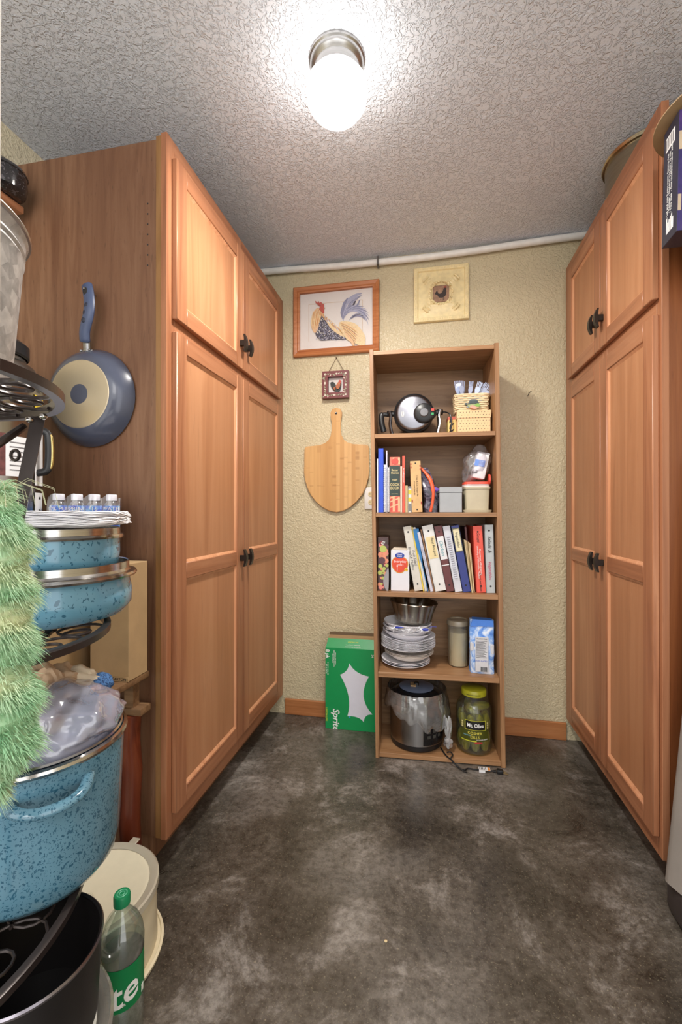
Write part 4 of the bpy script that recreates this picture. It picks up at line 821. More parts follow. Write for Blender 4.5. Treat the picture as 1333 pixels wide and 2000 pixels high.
for p, c_, q in (((208, 372), (245, 440), (335, 450)), ((335, 450), (255, 590), (358, 692)), ((358, 692), (305, 690), (302, 745)), ((302, 745), (270, 705), (195, 715)), ((195, 715), (235, 590), (147, 450)), ((147, 450), (200, 430), (208, 372))): sp += arcp(Q(*p), Q(*c_), Q(*q))
m = MB(); m.shape(sp, 0); m.shape([(Q(210, 720)[0] + .0045 * math.cos(a), Q(210, 720)[1] + .0045 * math.sin(a)) for a in [i * PI / 8 for i in range(16)]], 0, 1); obj('burst_print', m, [plain('carton_white_ink', (216, 216, 226), .5, var=.02), plain('carton_blue', (60, 140, 190), .5)], t, False)
yi = plain('carton_yellow', (206, 216, 60), .5)
x, z = Q(120, 742); text('Sprite', .047, WINK, t, (x, -.0006, z), HW, .22, 1, .0009)
x, z = Q(58, 712); text('LEMON-LIME', .0125, yi, t, (x, -.0006, z), HW)
x, z = Q(64, 318); text('8 pk', .026, WINK, t, (x, -.0006, z), HW, 0, 1, .0006); x, z = Q(108, 345); text('LEMON LIME SODA\n100% NATURAL FLAVORS\nNO CAFFEINE', .0075, WINK, t, (x, -.0006, z), HW); x, z = Q(62, 415); text('8 CANS 12 FL OZ\n355 mL EACH', .0085, WINK, t, (x, -.0006, z), HW)
x, z = Q(358, 318); text('24', .015, WINK, t, (x, -.0006, z), HW)
fa = (48, 180, 0)
text('LEMON-LIME', .0095, yi, t, (.14, .022, .4385), (48, 0, 0)); text('natural flavors - caffeine free', .0065, WINK, t, (.14, .0125, .4275), (48, 0, 0)); text('PLEASE RECYCLE THIS CARTON', .0055, WINK, t, (.14, .005, .4195), (48, 0, 0))
# ================================================================ LEFT SIDE: FRYING PAN ON THE PANEL
t = thing('frying_pan', 'dark blue frying pan hanging bottom outward on cabinet side panel', 'frying pan', (-1.041, 1.197, 1.462))
navy = plain('navy_enamel', (72, 77, 94), .26, 0, .03, coat=.3)
m = MB(); m.lathe([(.0, -.006), (.135, -.006), (.152, -.002), (.154, -.006), (.151, -.012), (.138, -.035), (.122, -.05), (.108, -.0565), (.104, -.0575), (0, -.0575)], seg=64); m.each(lambda v: Vector((v.x, v.z, v.y))); obj('pan_body', m, navy, t)
def m_spun():
    t_ = NT('spun_base_metal'); c = t_.n('ShaderNodeTexCoord'); g = t_.n('ShaderNodeTexGradient', gradient_type='RADIAL'); mp = t_.n('ShaderNodeMapping'); mp.inputs['Rotation'].default_value = (R(90), 0, 0); t_.l(c.outputs['Object'], mp.inputs[0]); t_.l(mp.outputs[0], g.inputs[0])
    t_.base(lin((186, 172, 146))); t_.pr(.42, .55)
    tg = t_.n('ShaderNodeTangent', direction_type='RADIAL', axis='Y'); t_.l(tg.outputs[0], t_.b.inputs['Tangent']); return t_.m
m = MB(); m.lathe([(.03, -.0586), (.1, -.0586), (.1035, -.0580), (.1045, -.0572)], seg=64); m.each(lambda v: Vector((v.x, v.z, v.y))); obj('base_disc', m, m_spun(), t)
m = MB(); m.lathe([(0, -.0588), (.0295, -.0588), (.031, -.0584)], seg=36); m.each(lambda v: Vector((v.x, v.z, v.y))); obj('centre_disc', m, plain('disc_slate', (70, 74, 90), .5), t)
m = MB(); m.tube([(-.004, -.022, .143), (-.001, -.028, .182)], .012, 10, flat=.6); m.box(-.03, .016, -.026, -.018, .138, .150, 0, .003)
for dx in (-.022, .008): m.blob((dx, -.028, .145), (.004, .003, .004), 0, 0, 1, 1)
obj('handle_bracket', m, brushed('bracket_steel', (150, 150, 152), .3), t)
m = MB(); path = spline([(-.004, -.03, .168), (.002, -.038, .20), (.02, -.044, .245), (.022, -.042, .285), (.012, -.036, .325), (.002, -.030, .345)], 5, False); n_ = len(path)
m.tube(path, [.0175 + .0005 * math.sin(i) * 0 - (.004 if i in (0,) else 0) - (.006 if i == n_ - 1 else 0) for i in range(n_)], 14, flat=.62)
obj('handle', m, plain('navy_grip', (66, 78, 108), .42), t)
m = MB(); m.tube([(.012, -.0497, .318), (.012, -.046, .318)], .0075, 12, flat=1.6); m.tube([(.012, -.053, .324), (.012, -.003, .324)], .0026, 8, 1); obj('hanging_hole', m, [INK, STEEL], t)
m = MB()
for k in range(3): m.blob((.010 + .005 * k, -.052, .228 + k * .022), (.008, .003, .009), k, 0, 1, 2)
obj('grip_dimple', m, plain('grip_dark', (36, 42, 60), .5), t, kind='stuff')
# ---------------------------------------------------------------- wall shelf with black canister above the left clutter
t = thing('wall_shelf', 'stained wooden shelf board high on left wall', 'shelf', (-1.43, .9, 2.062))
m = MB(); m.box(0, .155, 0, .27, 0, .022, 0, .002); obj('board', m, cabw('y'), t, False)
for yy_ in (.05, .2): m = MB(); m.prism([(0, 0), (.12, 0), (.12, -.02), (.02, -.10), (0, -.10)], yy_, yy_ + .02, 'xz'); obj('bracket', m, cabw('z'), t, False)
t = thing('black_canister', 'black speckled lidded pot on high wooden shelf', 'pot', (-1.285, 1.105, 2.0845))
m = MB(); m.lathe([(0, 0), (.048, 0), (.06, .008), (.065, .03), (.063, .06), (.066, .062), (.062, .072), (.04, .088), (.012, .093), (0, .093)], seg=40); obj('pot_body', m, enamel('black_speckle', (36, 34, 36), (86, 82, 86), 160, .62), t)
m = MB(); m.lathe([(0, .092), (.008, .092), (.009, .1), (.013, .105), (.009, .11), (0, .111)], seg=18); obj('knob', m, BLACKP, t)
# ---------------------------------------------------------------- rustic table with boxes, urn, bottles
t = thing('rustic_table', 'rough wooden side table with reddish log legs behind blue pots', 'table', (-1.05, 1.05, 0))
rgh = wood('rough_board', (92, 66, 44), (126, 94, 64), (150, 118, 84), 'x', gs=30, rough=.6)
m = MB(); m.box(-.36, .218, -.075, .135, .600, .620, 0, .004, 2); obj('tabletop', m, rgh, t)
m = MB(); m.box(.05, .224, .085, .135, .500, .522, 0, .004, 2); obj('rail', m, rgh, t)
logm = wood('red_log', (78, 30, 18), (112, 50, 28), (140, 76, 46), 'z', gs=18, rough=.3, along=3, cloud=.7)
for i, (x, y, zt) in enumerate(((.178, .103, .5), (-.33, .10, .6), (-.33, -.04, .6))):
    m = MB(); m.tube([(x + .004 * math.sin(k * 2.1 + i), y, zt * k / 6) for k in range(7)], [.031, .029, .03, .028, .03, .029, .029], 14); obj('leg', m, logm, t)
m = MB(); m.box(.165, .195, .09, .118, .522, .600); obj('post', m, rgh, t)
t = thing('cardboard_carton', 'plain tan carton under the water bottles beside cabinet panel', 'box', (-.895, 1.132, .6205))
m = MB(); m.box(-.063, .063, -.042, .042, 0, .334, 0, .001); obj('carton', m, CARD, t, False)
m = MB(); m.box(-.06, .064, -.046, -.0425, .0, .012); m.box(-.062, .06, -.0424, -.042, .312, .333); obj('flap', m, CARD, t, False); text('CARTON', .011, INK, t, (.035, -.0466, .006))
t = thing('cardboard_carton', 'wide tan carton holding up the coffee urn', 'box', (-1.18, 1.028, .6205))
m = MB(); m.box(-.18, .18, -.05 - .09, .145, 0, .334, 0, .001); m.each(lambda v: v); obj('carton', m, CARD, t, False)
m = MB(); m.box(-.18, .18, -.02, .03, .3342, .3347); obj('packing_tape', m, plain('packing_tape', (196, 168, 120), .25), t, False)
t = thing('coffee_urn', 'tall stainless coffee urn with paper labels behind iron rack', 'urn', (-1.186, .975, .9555))
ust = brushed('urn_steel', (172, 168, 160), .26, 'x', 160, .15)
m = MB(); m.lathe([(0, 0), (.118, 0), (.122, .01), (.124, .04)], seg=48); obj('foot', m, BLACKP, t)
m = MB(); m.lathe([(.124, .04), (.127, .05), (.127, .47), (.13, .475), (.13, .485), (.126, .49)], seg=48); obj('urn_body', m, ust, t)
m = MB(); m.lathe([(.128, .49), (.124, .52), (.11, .55), (.09, .565), (.088, .585), (0, .59)], seg=40); obj('urn_lid', m, brushed('urn_lid_steel', (150, 148, 142), .3), t)
m = MB(); m.lathe([(.093, .575), (.097, .58), (.097, .61), (.085, .62), (0, .62)], seg=32); obj('lid_rim', m, BLACKP, t)
for z_, a_ in ((.50, 8), (.26, -62)):
    m = MB(); m.blob((.131 * math.cos(R(a_)), .131 * math.sin(R(a_)), z_), (.006, .006, .006), 0, 0, 1, 2); obj('rivet', m, STEEL, t)
m = MB(); m.tube(spline([(.118, .043, .255), (.142, .052, .262), (.148, .054, .29), (.148, .054, .34), (.142, .052, .368), (.118, .043, .375)], 5, False), .008, 10, flat=1.3); obj('handle', m, BLACKP, t)
m = MB(); m.tube(spline([(.152, .0555, .268), (.157, .057, .29), (.157, .057, .34), (.152, .0555, .362)], 5, False), .0045, 8); obj('handle_trim', m, brushed('brass_trim', (206, 180, 120), .25), t)
m = MB(); patch(m, .1285, 14, 38, .42, .470, 8, 0); patch(m, .1284, 14, 38, .385, .42, 8, 1); obj('warning_sticker', m, [plain('sticker_yellow2', (226, 196, 44), .5), PAPER], t)
m = MB(); patch(m, .1286, -75, -22, .24, .35, 14, 0); patch(m, .1286, -22, 6, .24, .345, 8, 1); obj('instruction_label', m, [plain('coffee_photo', (96, 52, 50), .5, var=.5, vs=40), PAPER], t)
m = MB()
for k in range(7): patch(m, .1292, -18, 0, .255 + k * .012, .258 + k * .012, 5)
obj('print_line', m, plain('grey_print', (110, 108, 110), .6), t, kind='stuff')
m = MB(); patch(m, .1288, 14, 34, .05, .2, 6); pt_ = obj('paper_strip', m, PAPER, t); m = MB(); patch(m, .1288, 14, 36, .22, .37, 6); obj('paper_strip', m, PAPER, t)
for k, s_ in enumerate(('40', '36', '30', '24')): text(s_, .012, INK, t, 0, cyl=(.1295, 24, .185 - k * .034, 0))
for i, (x, y) in enumerate(((-1.036, 1.06), (-.998, 1.085), (-.960, 1.108), (-.921, 1.131))):
    t = thing('water_bottle', 'small clear water bottle with blue label, %s of the row of four' % ('leftmost', 'second from left', 'third from left', 'rightmost')[i], 'bottle', (x, y, .956), R(-60 + 40 * i), 'water bottles behind the paper plates')
    if i == 0:
        bb = MB(); bb.lathe([(0, 0), (.018, 0), (.022, .006), (.022, .03), (.021, .035), (.022, .04), (.022, .160), (.0205, .169), (.0115, .180), (.0115, .184)], seg=28); bo = obj('bottle_body', bb, thin('bottle_pet', (240, 244, 252), .07, .3, .05), t)
        wb = MB(); wb.lathe([(0, .002), (.0205, .004), (.0208, .15), (.0195, .16), (.016, .168), (0, .168)], seg=24); wo = obj('water', wb, thin('water_fill', (214, 228, 246), .03, .12, .03), t)
        cb_ = MB(); cb_.lathe([(.0135, .180), (.0148, .180), (.0148, .196), (.0135, .198), (0, .198)], seg=40, wob=lambda a, r, z: (r + .0004 * math.sin(a * 20) * (r > .014), z)); co = obj('cap', cb_, plain('cap_white', (226, 228, 236), .4), t)
        lb_ = MB(); lb_.lathe([(.0222, .095), (.0225, .095), (.0225, .1645), (.0222, .1645)], seg=28); lo_ = obj('label', lb_, m_bag('water_label', [(.35, lin((40, 76, 200))), (.5, lin((66, 120, 222))), (.6, lin((90, 170, 226))), (.75, lin((230, 236, 248)))], .35, 60), t)
        first = (bo, wo, co, lo_)
    else:
        for q_ in first: c_ = q_.copy(); COL.objects.link(c_); c_.parent = t
    text(('100% PURE', 'SPRING', '16', 'WATER')[i], .016, WINK, t, 0, cyl=(.0228, -50 - (-60 + 40 * i), .155, 0))
t = thing('shrink_wrap', 'clear shrink wrap film stretched over four water bottles', 'plastic wrap', (-.978, 1.096, .956), R(31.7))
m = MB(); N_ = 40; A_ = []
for j, (dy, dz) in enumerate(((-.038, .03), (-.036, .11), (-.026, .16), (-.014, .1995), (.014, .1995), (.03, .16))):
    A_.append([m.b.verts.new((-.092 + .184 * i / N_, dy + .0022 * noise.noise(Vector((i * .5, j, 0))), dz + (-.014 * (1 - abs(math.sin(PI * 4 * i / N_ + .25))) if j in (2, 3, 4) else 0))) for i in range(N_ + 1)])
for A, B in zip(A_[:-1], A_[1:]):
    for i in range(N_): m.b.faces.new((A[i], A[i + 1], B[i + 1], B[i]))
obj('film', m, thin('shrink_film', (250, 248, 250), .025, .14, .1), t)
# ---------------------------------------------------------------- wrought iron rack
t = thing('iron_rack', 'dark wrought iron three shelf pot rack with scrolled shelves', 'rack', (-.8, .55, 0)); ro_ = Vector((-.8, .55, 0))
def ring_shelf(c, r_, z, band, nb, scr):
    C_ = Vector((c[0], c[1], z)) - ro_; m = MB()
    m.lathe([(r_ - band, -.012), (r_, -.012), (r_, 0), (r_ - .004, .002), (r_ - band, .002), (r_ - band, -.012)], C_, 72)
    sh = obj('shelf', m, DKMETAL, t)
    m = MB(); ri = r_ * .62; m.lathe([(ri - .012, -.009), (ri, -.009), (ri, -.003), (ri - .012, -.003), (ri - .012, -.009)], C_, 56); obj('inner_ring', m, DKMETAL, sh)
    for k in range(nb):
        y = -ri + 2 * ri * (k + .5) / nb; hw = math.sqrt(max(0, ri * ri - y * y))
        m = MB(); m.tube([C_ + Vector((-hw + 2 * hw * i / 12, y + .006 * math.sin(i * 1.6 + k), -.006)) for i in range(13)], .0048, 6, flat=.6); obj('bar', m, DKMETAL, sh)
    for k in range(scr):
        a = 2 * PI * k / scr; rm = (ri + r_ - band) / 2; hh = (r_ - band - ri) / 2 - .001; pts = []
        for i in range(26):
            u = i / 25; q = u * 2 * PI * 1.6; rad = hh * (1 - .62 * u); da = (.34 * (1 - u) - .1) * 1.0
            pts.append(C_ + Vector(((rm + rad * math.cos(q)) * math.cos(a + rad * math.sin(q) / rm + da * .6), (rm + rad * math.cos(q)) * math.sin(a + rad * math.sin(q) / rm + da * .6), -.006)))
        m = MB(); m.tube(pts, .0028, 6); obj('scroll', m, DKMETAL, sh)
    return sh
S1, S2c, S3c = (-.65, .367), (-.86, .64), (-.946, .565)
ring_shelf(S1, .216, 1.26, .012, 11, 14); ring_shelf(S2c, .262, .872, .013, 11, 14); ring_shelf(S3c, .334, .388, .013, 11, 18)
def leg_(pts, fl=1): m = MB(); m.tube([Vector(p) - ro_ for p in pts], .0125, 4, flat=fl); return obj('leg', m, DKMETAL, t, False)
leg_([(-.600, .575, 1.248), (-.61, .56, 1.14), (-.634, .524, .872), (-.665, .43, .388), (-.665, .37, 0)])
leg_([(-.80, .50, 1.248), (-1.07, .72, .872), (-1.1, .70, .38), (-1.12, .70, 0)]); leg_([(-.80, .25, 1.248), (-.95, .42, .872), (-1.0, .30, .38), (-1.02, .26, 0)])
m = MB(); m.tube([Vector(p) - ro_ for p in ((-.622, .57, 1.235), (-.60, .50, 1.19), (-.575, .43, 1.13), (-.60, .33, 1.08))], .006, 8); m.tube([Vector((-.632, .565, 1.19)) - ro_ + Vector((.008 * math.cos(a), 0, .008 * math.sin(a))) for a in [i * PI / 6 for i in range(12)]], .0025, 6, closed=True); obj('brace', m, DKMETAL, t)
for p in ((-.60, .56, 1.243), (-.56, .545, 1.243)): m = MB(); m.blob(Vector(p) - ro_, (.006, .006, .005), 0, 0, 1, 2); obj('screw', m, STEEL, t)
# bucket on top
def m_galv():
    t_ = NT('galvanised_zinc'); v = t_.coord(); vo = t_.n('ShaderNodeTexVoronoi'); vo.inputs['Scale'].default_value = 55; t_.l(v, vo.inputs['Vector'])
    bw_ = t_.n('ShaderNodeRGBToBW'); t_.l(vo.outputs['Color'], bw_.inputs[0]); n_ = t_.noise(v, 70, 4)
    c = t_.mix(.5, t_.ramp(bw_.outputs[0], [(.2, lin((140, 140, 142))), (.8, lin((214, 214, 214)))]), t_.ramp(n_, [(.3, lin((150, 150, 152))), (.7, lin((216, 216, 216)))]))
    t_.base(c); t_.pr(.45, .15); return t_.m
t = thing('galvanized_bucket', 'galvanized metal bucket with rolled rim on top rack shelf', 'bucket', (-.652, .402, 1.2625))
m = MB(); m.lathe([(0, .0), (.128, .0), (.130, .004), (.144, .178), (.146, .182), (.1435, .187), (.1465, .191), (.144, .196), (.148, .206), (.151, .210), (.148, .214), (.144, .210), (.128, .006), (0, .005)], seg=64); obj('bucket_body', m, m_galv(), t)
m = MB(); m.tube([(.150 * math.cos(a), .150 * math.sin(a), .212) for a in [i * PI / 32 for i in range(64)]], .0035, 8, closed=True); obj('rim', m, brushed('rim_zinc', (176, 176, 174), .3), t)
# blue enamel pans on the middle shelf
bl_e = enamel('blue_speckle', (112, 168, 196), (30, 92, 120), 150, .63); bl_f = enamel('blue_fine_speckle', (100, 143, 164), (36, 84, 108), 300, .595)
t = thing('blue_enamel_pan', 'wide low blue speckled enamel pan on middle rack shelf', 'pan', (-.80, .79, .8745))
m = MB(); m.lathe([(0, 0), (.12, 0), (.148, .008), (.163, .028), (.164, .055), (.158, .086), (.156, .088), (.155, .085), (.158, .05), (.14, .012), (0, .005)], seg=72); obj('pan_body', m, bl_e, t)
m = MB(); m.lathe([(.157, .085), (.172, .088), (.1745, .0925), (.172, .097), (.162, .099), (.158, .104), (.158, .118), (.156, .119), (.154, .117), (.154, .09)], seg=72); obj('steel_rim', m, STEEL, t)
m = MB(); m.lathe([(0, .086), (.14, .086), (.156, .092)], seg=48); obj('inner_lid', m, plain('dark_interior', (40, 44, 46), .3), t)
t = thing('blue_enamel_pan', 'smaller blue speckled enamel pan nested on the wide blue pan', 'pan', (-.80, .79, .9615))
m = MB(); m.lathe([(0, 0), (.10, 0), (.124, .007), (.135, .022), (.139, .05), (.139, .086), (.137, .086), (.132, .024), (.1, .006), (0, .005)], seg=64); obj('pan_body', m, bl_e, t)
m = MB(); m.lathe([(.138, .083), (.1455, .084), (.147, .088), (.145, .092), (.140, .093), (.1395, .106), (.137, .107), (.1365, .085)], seg=64); obj('steel_rim', m, STEEL, t)
m = MB(); m.lathe([(0, .09), (.12, .09), (.137, .1)], seg=48); obj('lid_plate', m, STEEL, t)
random.seed(9)
def sq_plate(n_):
    m = MB(); Rg = []
    for k, (r_, z) in enumerate(((.10, 0), (.13, .004), (.149, .0075), (.148, .0095), (.13, .0062), (.10, .0022))):
        Rg.append([m.b.verts.new((*rr(2 * PI * i / 48, r_, r_), z + (.0012 * math.sin(i * 2.4 + n_) if r_ > .12 else 0))) for i in range(48)])
    for A, B in zip(Rg[:-1], Rg[1:]):
        for i in range(48): m.b.faces.new((A[i], A[(i + 1) % 48], B[(i + 1) % 48], B[i]))
    m.b.faces.new(Rg[0]); m.b.faces.new(Rg[-1]); return m
t0 = thing('square_paper_plate', 'white square paper plate stacked on nested blue pan', 'plate', (0, 0, 0), 0, 'square paper plates on the blue pan'); obj('plate_body', sq_plate(0), PLW, t0)
for k in range(9):
    p = (-.80 + random.uniform(-.003, .003), .79 + random.uniform(-.003, .003), 1.069 + k * .0031); a = (0, 0, R(28 + random.uniform(-4, 4)))
    if k == 0: t0.location = p; t0.rotation_euler = a
    else: dup(t0, p, a)
# big blue stock pot
PC = Vector((-.758, .730, .3905))
t = thing('blue_stock_pot', 'big blue speckled enamel stock pot on low rack shelf', 'pot', PC)
m = MB(); m.lathe([(0, 0), (.095, 0), (.122, .008), (.136, .026), (.143, .06), (.152, .262), (.150, .262), (.140, .06), (.12, .012), (0, .006)], seg=72); obj('pot_body', m, bl_f, t)
m = MB(); m.lathe([(.151, .256), (.156, .258), (.158, .263), (.156, .268), (.151, .27), (.148, .266), (.149, .258)], seg=72); m.lathe([(.146, .268), (.149, .272), (.146, .275), (.143, .272), (.146, .268)], seg=72); obj('steel_rim', m, STEEL, t)
for a0_ in (-38, 142):
    m = MB(); P_ = []
    for k in range(17):
        u = k / 16 * 2 - 1; a = R(a0_ + 24 * u); r_ = .146 + .036 * (1 - abs(u) ** 3.2); z = .225 - .012 * (1 - u * u)
        P_.append((r_ * math.cos(a), r_ * math.sin(a), z))
    m.tube(P_, [.013] + [.0105] * 15 + [.013], 12, flat=.8); obj('handle', m, bl_f, t)
def crumple(name, mat, c, r_, seed, amp, amp2, parent, zmin=None, fr=2.2, sub=5):
    m = MB(); m.blob(c, r_, seed, amp, fr, sub, 0, amp2)
    for v in m.b.verts:
        q = noise.noise(Vector((v.co.x * 26 + seed, v.co.y * 26, v.co.z * 26))); v.co += (v.co - Vector(c)).normalized() * .007 * abs(q)
        if zmin is not None and v.co.z < zmin: v.co.z = zmin + (v.co.z - zmin) * .1
    return obj(name, m, mat, parent)
t = thing('white_plastic_bag', 'crumpled translucent white plastic bag stuffed into blue stock pot', 'bag', PC + Vector((0, 0, .2)))
b_ = crumple('bag_film', thin('milky_film', (232, 232, 244), .42, .3, .1, (210, 214, 238)), (.03, .012, .085), (.122, .112, .075), 4, .2, .07, t, None, 1.7)
for v in b_.data.vertices:
    d_ = math.hypot(v.co.x, v.co.y); lim = .138 if v.co.z < .085 else .17
    if d_ > lim: v.co.x *= lim / d_; v.co.y *= lim / d_
t = thing('brown_paper_sack', 'crumpled brown paper sack top behind the white plastic bag', 'bag', PC + Vector((0, 0, .23)))
crumple('sack', plain('kraft_paper', (190, 160, 130), .75), (-.045, .05, .09), (.075, .06, .065), 11, .3, .12, t)
t = thing('cream_cloth', 'folded cream cloth beside brown sack in stock pot', 'cloth', PC + Vector((0, 0, .25)))
crumple('cloth', plain('cream_cloth', (226, 206, 178), .8), (.0, .095, .088), (.06, .028, .03), 17, .25, .1, t, None, 2, 4)
t = thing('blue_scrubber', 'dark blue knitted scrubbing pad on top of stock pot', 'sponge', PC + Vector((.048, .1, .32)))
def m_knit():
    t_ = NT('blue_knit'); v = t_.coord((1, 1, 1)); vo = t_.n('ShaderNodeTexVoronoi'); vo.inputs['Scale'].default_value = 260; t_.l(v, vo.inputs['Vector'])
    t_.base(t_.ramp(vo.outputs['Distance'], [(.2, lin((24, 48, 92))), (.6, lin((74, 118, 172)))])); t_.pr(.8); t_.bump(vo.outputs['Distance'], .002, .8); return t_.m
m = MB(); m.blob((0, 0, .015), (.036, .024, .022), 3, .2, 2, 4); obj('pad', m, m_knit(), t)
# ---------------------------------------------------------------- floor: cake keeper, tub, black pot, bottle
crm = plain('cream_plastic', (226, 214, 184), .38, var=.03); frost = thin('frost_cream', (236, 230, 214), .62, .22, .25, (232, 226, 208))
t = thing('cake_keeper', 'round cream plastic cake keeper with translucent lid on floor', 'container', (-.812, .928, 0))
m = MB(); m.lathe([(0, .001), (.160, .001), (.165, .006), (.166, .014), (.160, .016), (.158, .012), (.148, .012)], seg=64); obj('base_ring', m, crm, t)
m = MB(); m.lathe([(.149, .012), (.151, .02), (.147, .165), (.146, .166)], seg=64); obj('wall', m, crm, t)
m = MB(); m.lathe([(0, .166), (.118, .166), (.124, .170), (.132, .170), (.138, .165)], seg=64); obj('lid_panel', m, plain('lid_cream', (228, 220, 196), .35, var=.03), t)
m = MB(); m.lathe([(.132, .171), (.138, .174), (.15, .176), (.154, .173), (.155, .158), (.152, .158), (.15, .168), (.138, .168)], seg=64); m.box(-.012, .012, .148, .172, .172, .176, 0, .002); obj('lid_rim', m, frost, t)
m = MB()
for r_ in (.010, .018): m.lathe([(r_ - .002, .1665), (r_, .168), (r_ + .002, .1665)], (.0, -.02, 0), 24)
obj('lid_boss', m, plain('lid_cream', (228, 220, 196), .35), t)
t = thing('lidded_tub', 'round white tub with clear lid rim, under the black pot', 'container', (-.705, .593, 0))
m = MB(); m.lathe([(0, .001), (.15, .001), (.156, .01), (.163, .192), (0, .192)], seg=64); obj('tub_body', m, plain('tub_white', (224, 222, 212), .4), t)
m = MB(); m.lathe([(.15, .193), (.158, .2), (.172, .202), (.177, .198), (.177, .182), (.174, .182), (.172, .194), (.15, .1925)], seg=64); obj('lid_rim', m, thin('tub_lid_rim', (190, 186, 176), .45, .3, .15, (176, 172, 164)), t)
t = thing('black_pot', 'black stock pot with steel rim standing on white tub', 'pot', (-.672, .626, .203))
bk_in = plain('black_nonstick', (22, 19, 20), .4); m = MB(); m.lathe([(0, 0), (.098, 0), (.105, .008), (.1115, .146), (.109, .147), (.102, .01), (0, .006)], seg=64); obj('pot_body', m, bk_in, t)
m = MB(); m.lathe([(.109, .144), (.1135, .145), (.1145, .149), (.112, .152), (.108, .149), (.109, .144)], seg=64); obj('rim', m, brushed('rim_grey', (136, 132, 140), .3), t)
m = MB(); m.box(.0, .034, 0, .0008, -.05, .02); m.each(lambda v: Vector((.052 + v.x * .75, -.094 + v.x * .45 + v.y, .12 + v.z))); tg = obj('paper_tag', m, PAPER, t, False)
t = thing('yellow_dish', 'dull yellow dish lying inside the black pot', 'dish', (-.665, .60, .2098))
m = MB(); m.lathe([(0, 0), (.05, 0), (.055, .006), (.05, .012), (0, .016)], seg=32); obj('dish_body', m, plain('mustard_plastic', (150, 128, 50), .5), t)
t = thing('soda_bottle', 'clear plastic soda bottle with green cap and green label', 'bottle', (-.632, .808, 0))
m = MB(); m.lathe([(0, .006), (.02, .002), (.036, .004), (.043, .02), (.0435, .085), (.0415, .09), (.0415, .175), (.0435, .18), (.0435, .205), (.040, .225), (.03, .248), (.017, .264), (.0135, .272), (.0135, .278)], seg=44); obj('bottle_body', m, thin('soda_pet', (232, 244, 236), .07, .3, .04), t)
m = MB(); m.lathe([(0, .007), (.036, .008), (.041, .02), (.0412, .195), (0, .195)], seg=36); obj('soda', m, thin('soda_fill', (238, 244, 238), .03, .12, .04, (200, 214, 200)), t)
m = MB(); m.lathe([(.0425, .09), (.043, .09), (.043, .176), (.0425, .176)], seg=44); obj('label', m, plain('label_green', (0, 122, 66), .35, var=.04), t)
text('Sprite', .07, WINK, t, 0, cyl=(.0434, -14, .132, 14), shear=.25, bold=.0009, align='RIGHT'); text('2 LITER', .007, WINK, t, 0, cyl=(.0434, -58, .103, 10))
m = MB(); patch(m, .0432, 4, 16, .096, .11, 5); obj('print_box', m, WINK, t)
m = MB(); m.lathe([(.0145, .277), (.0163, .277), (.0166, .294), (.015, .298), (0, .298)], seg=60, wob=lambda a, r, z: (r + .0004 * math.sin(a * 30) * (r > .0155), z)); cp = obj('cap', m, plain('cap_green', (20, 132, 84), .4), t)
for r_ in (.005, .0095): m = MB(); m.lathe([(r_ - .0012, .2981), (r_, .2988), (r_ + .0012, .2981)], seg=28); obj('cap_ring', m, plain('cap_green_light', (90, 176, 138), .4), cp)
# ---------------------------------------------------------------- fuzzy green duster hanging from the top shelf edge
t = thing('fuzzy_duster', 'long fuzzy mint green duster hanging in front of the pots', 'duster', (-.535, .440, 1.258))
DR = Vector((-.535, .440, 1.258)); random.seed(31)
m = MB(); m.tube([(0, 0, -.016), (.0, .004, -.06), (0, .004, -.14)], .0035, 7); m.tube([(.012 * math.cos(a), 0, -.012 + .012 * math.sin(a)) for a in [i * PI / 6 for i in range(12)]], .002, 6, closed=True); obj('cord', m, DKMETAL, t)
def prof(z):   # radius of the plush core below the hook
    pts = [(-.125, .012), (-.15, .034), (-.2, .046), (-.3, .05), (-.36, .048), (-.42, .06), (-.455, .054), (-.485, .034), (-.512, .004)]
    for (a, ra), (b, rb) in zip(pts[:-1], pts[1:]):
        if b <= z <= a: return rb + (ra - rb) * (z - b) / (a - b)
    return 0
m = MB(); m.lathe([(prof(-.125 - .387 * k / 30) * (.78 + .08 * math.sin(k * 2.1)), -.125 - .387 * k / 30) for k in range(31)], (.0, .004, 0), 28)
def m_plush():
    t_ = NT('mint_plush'); v = t_.coord((1, 1, 1), False); f = t_.noise(t_.coord((6, 6, 20), False), 1.2, 3)
    t_.base(t_.ramp(f, [(.3, lin((140, 196, 150))), (.48, lin((186, 218, 180))), (.64, lin((216, 224, 182)))])); t_.pr(.55, 0, .3)
    t_.b.inputs['Subsurface Weight'].default_value = 0; return t_.m
plush = m_plush(); obj('core', m, plush, t)
V_, F_ = [], []
for i in range(15000):
    z = -.125 - .387 * random.random() ** .95; a = random.uniform(0, 2 * PI); r0 = prof(z) * .7; n_ = Vector((math.cos(a), math.sin(a), 0))
    lump = .8 + .35 * math.sin(z * 95 + 1.2 * math.sin(a * 2)); ln = random.uniform(.018, .03) * lump; 
    d = (n_ + Vector((random.uniform(-.5, .5), random.uniform(-.5, .5), random.uniform(-.5, .3)))).normalized()
    if z > -.145: d = (d + Vector((0, 0, random.uniform(.2, 1.2)))).normalized(); ln *= .9
    s_ = d.cross(Vector((random.uniform(-1, 1), random.uniform(-1, 1), random.uniform(-1, 1)))).normalized() * random.uniform(.0005, .0009)
    p0 = n_ * r0 + Vector((0, .004, z)); p1 = p0 + d * ln * .55; p2 = p0 + d * ln + Vector((0, 0, -.35 * ln))
    k = len(V_); V_ += [p0 - s_, p0 + s_, p1 + s_ * .8, p1 - s_ * .8, p2]; F_ += [(k, k + 1, k + 2, k + 3), (k + 3, k + 2, k + 4)]
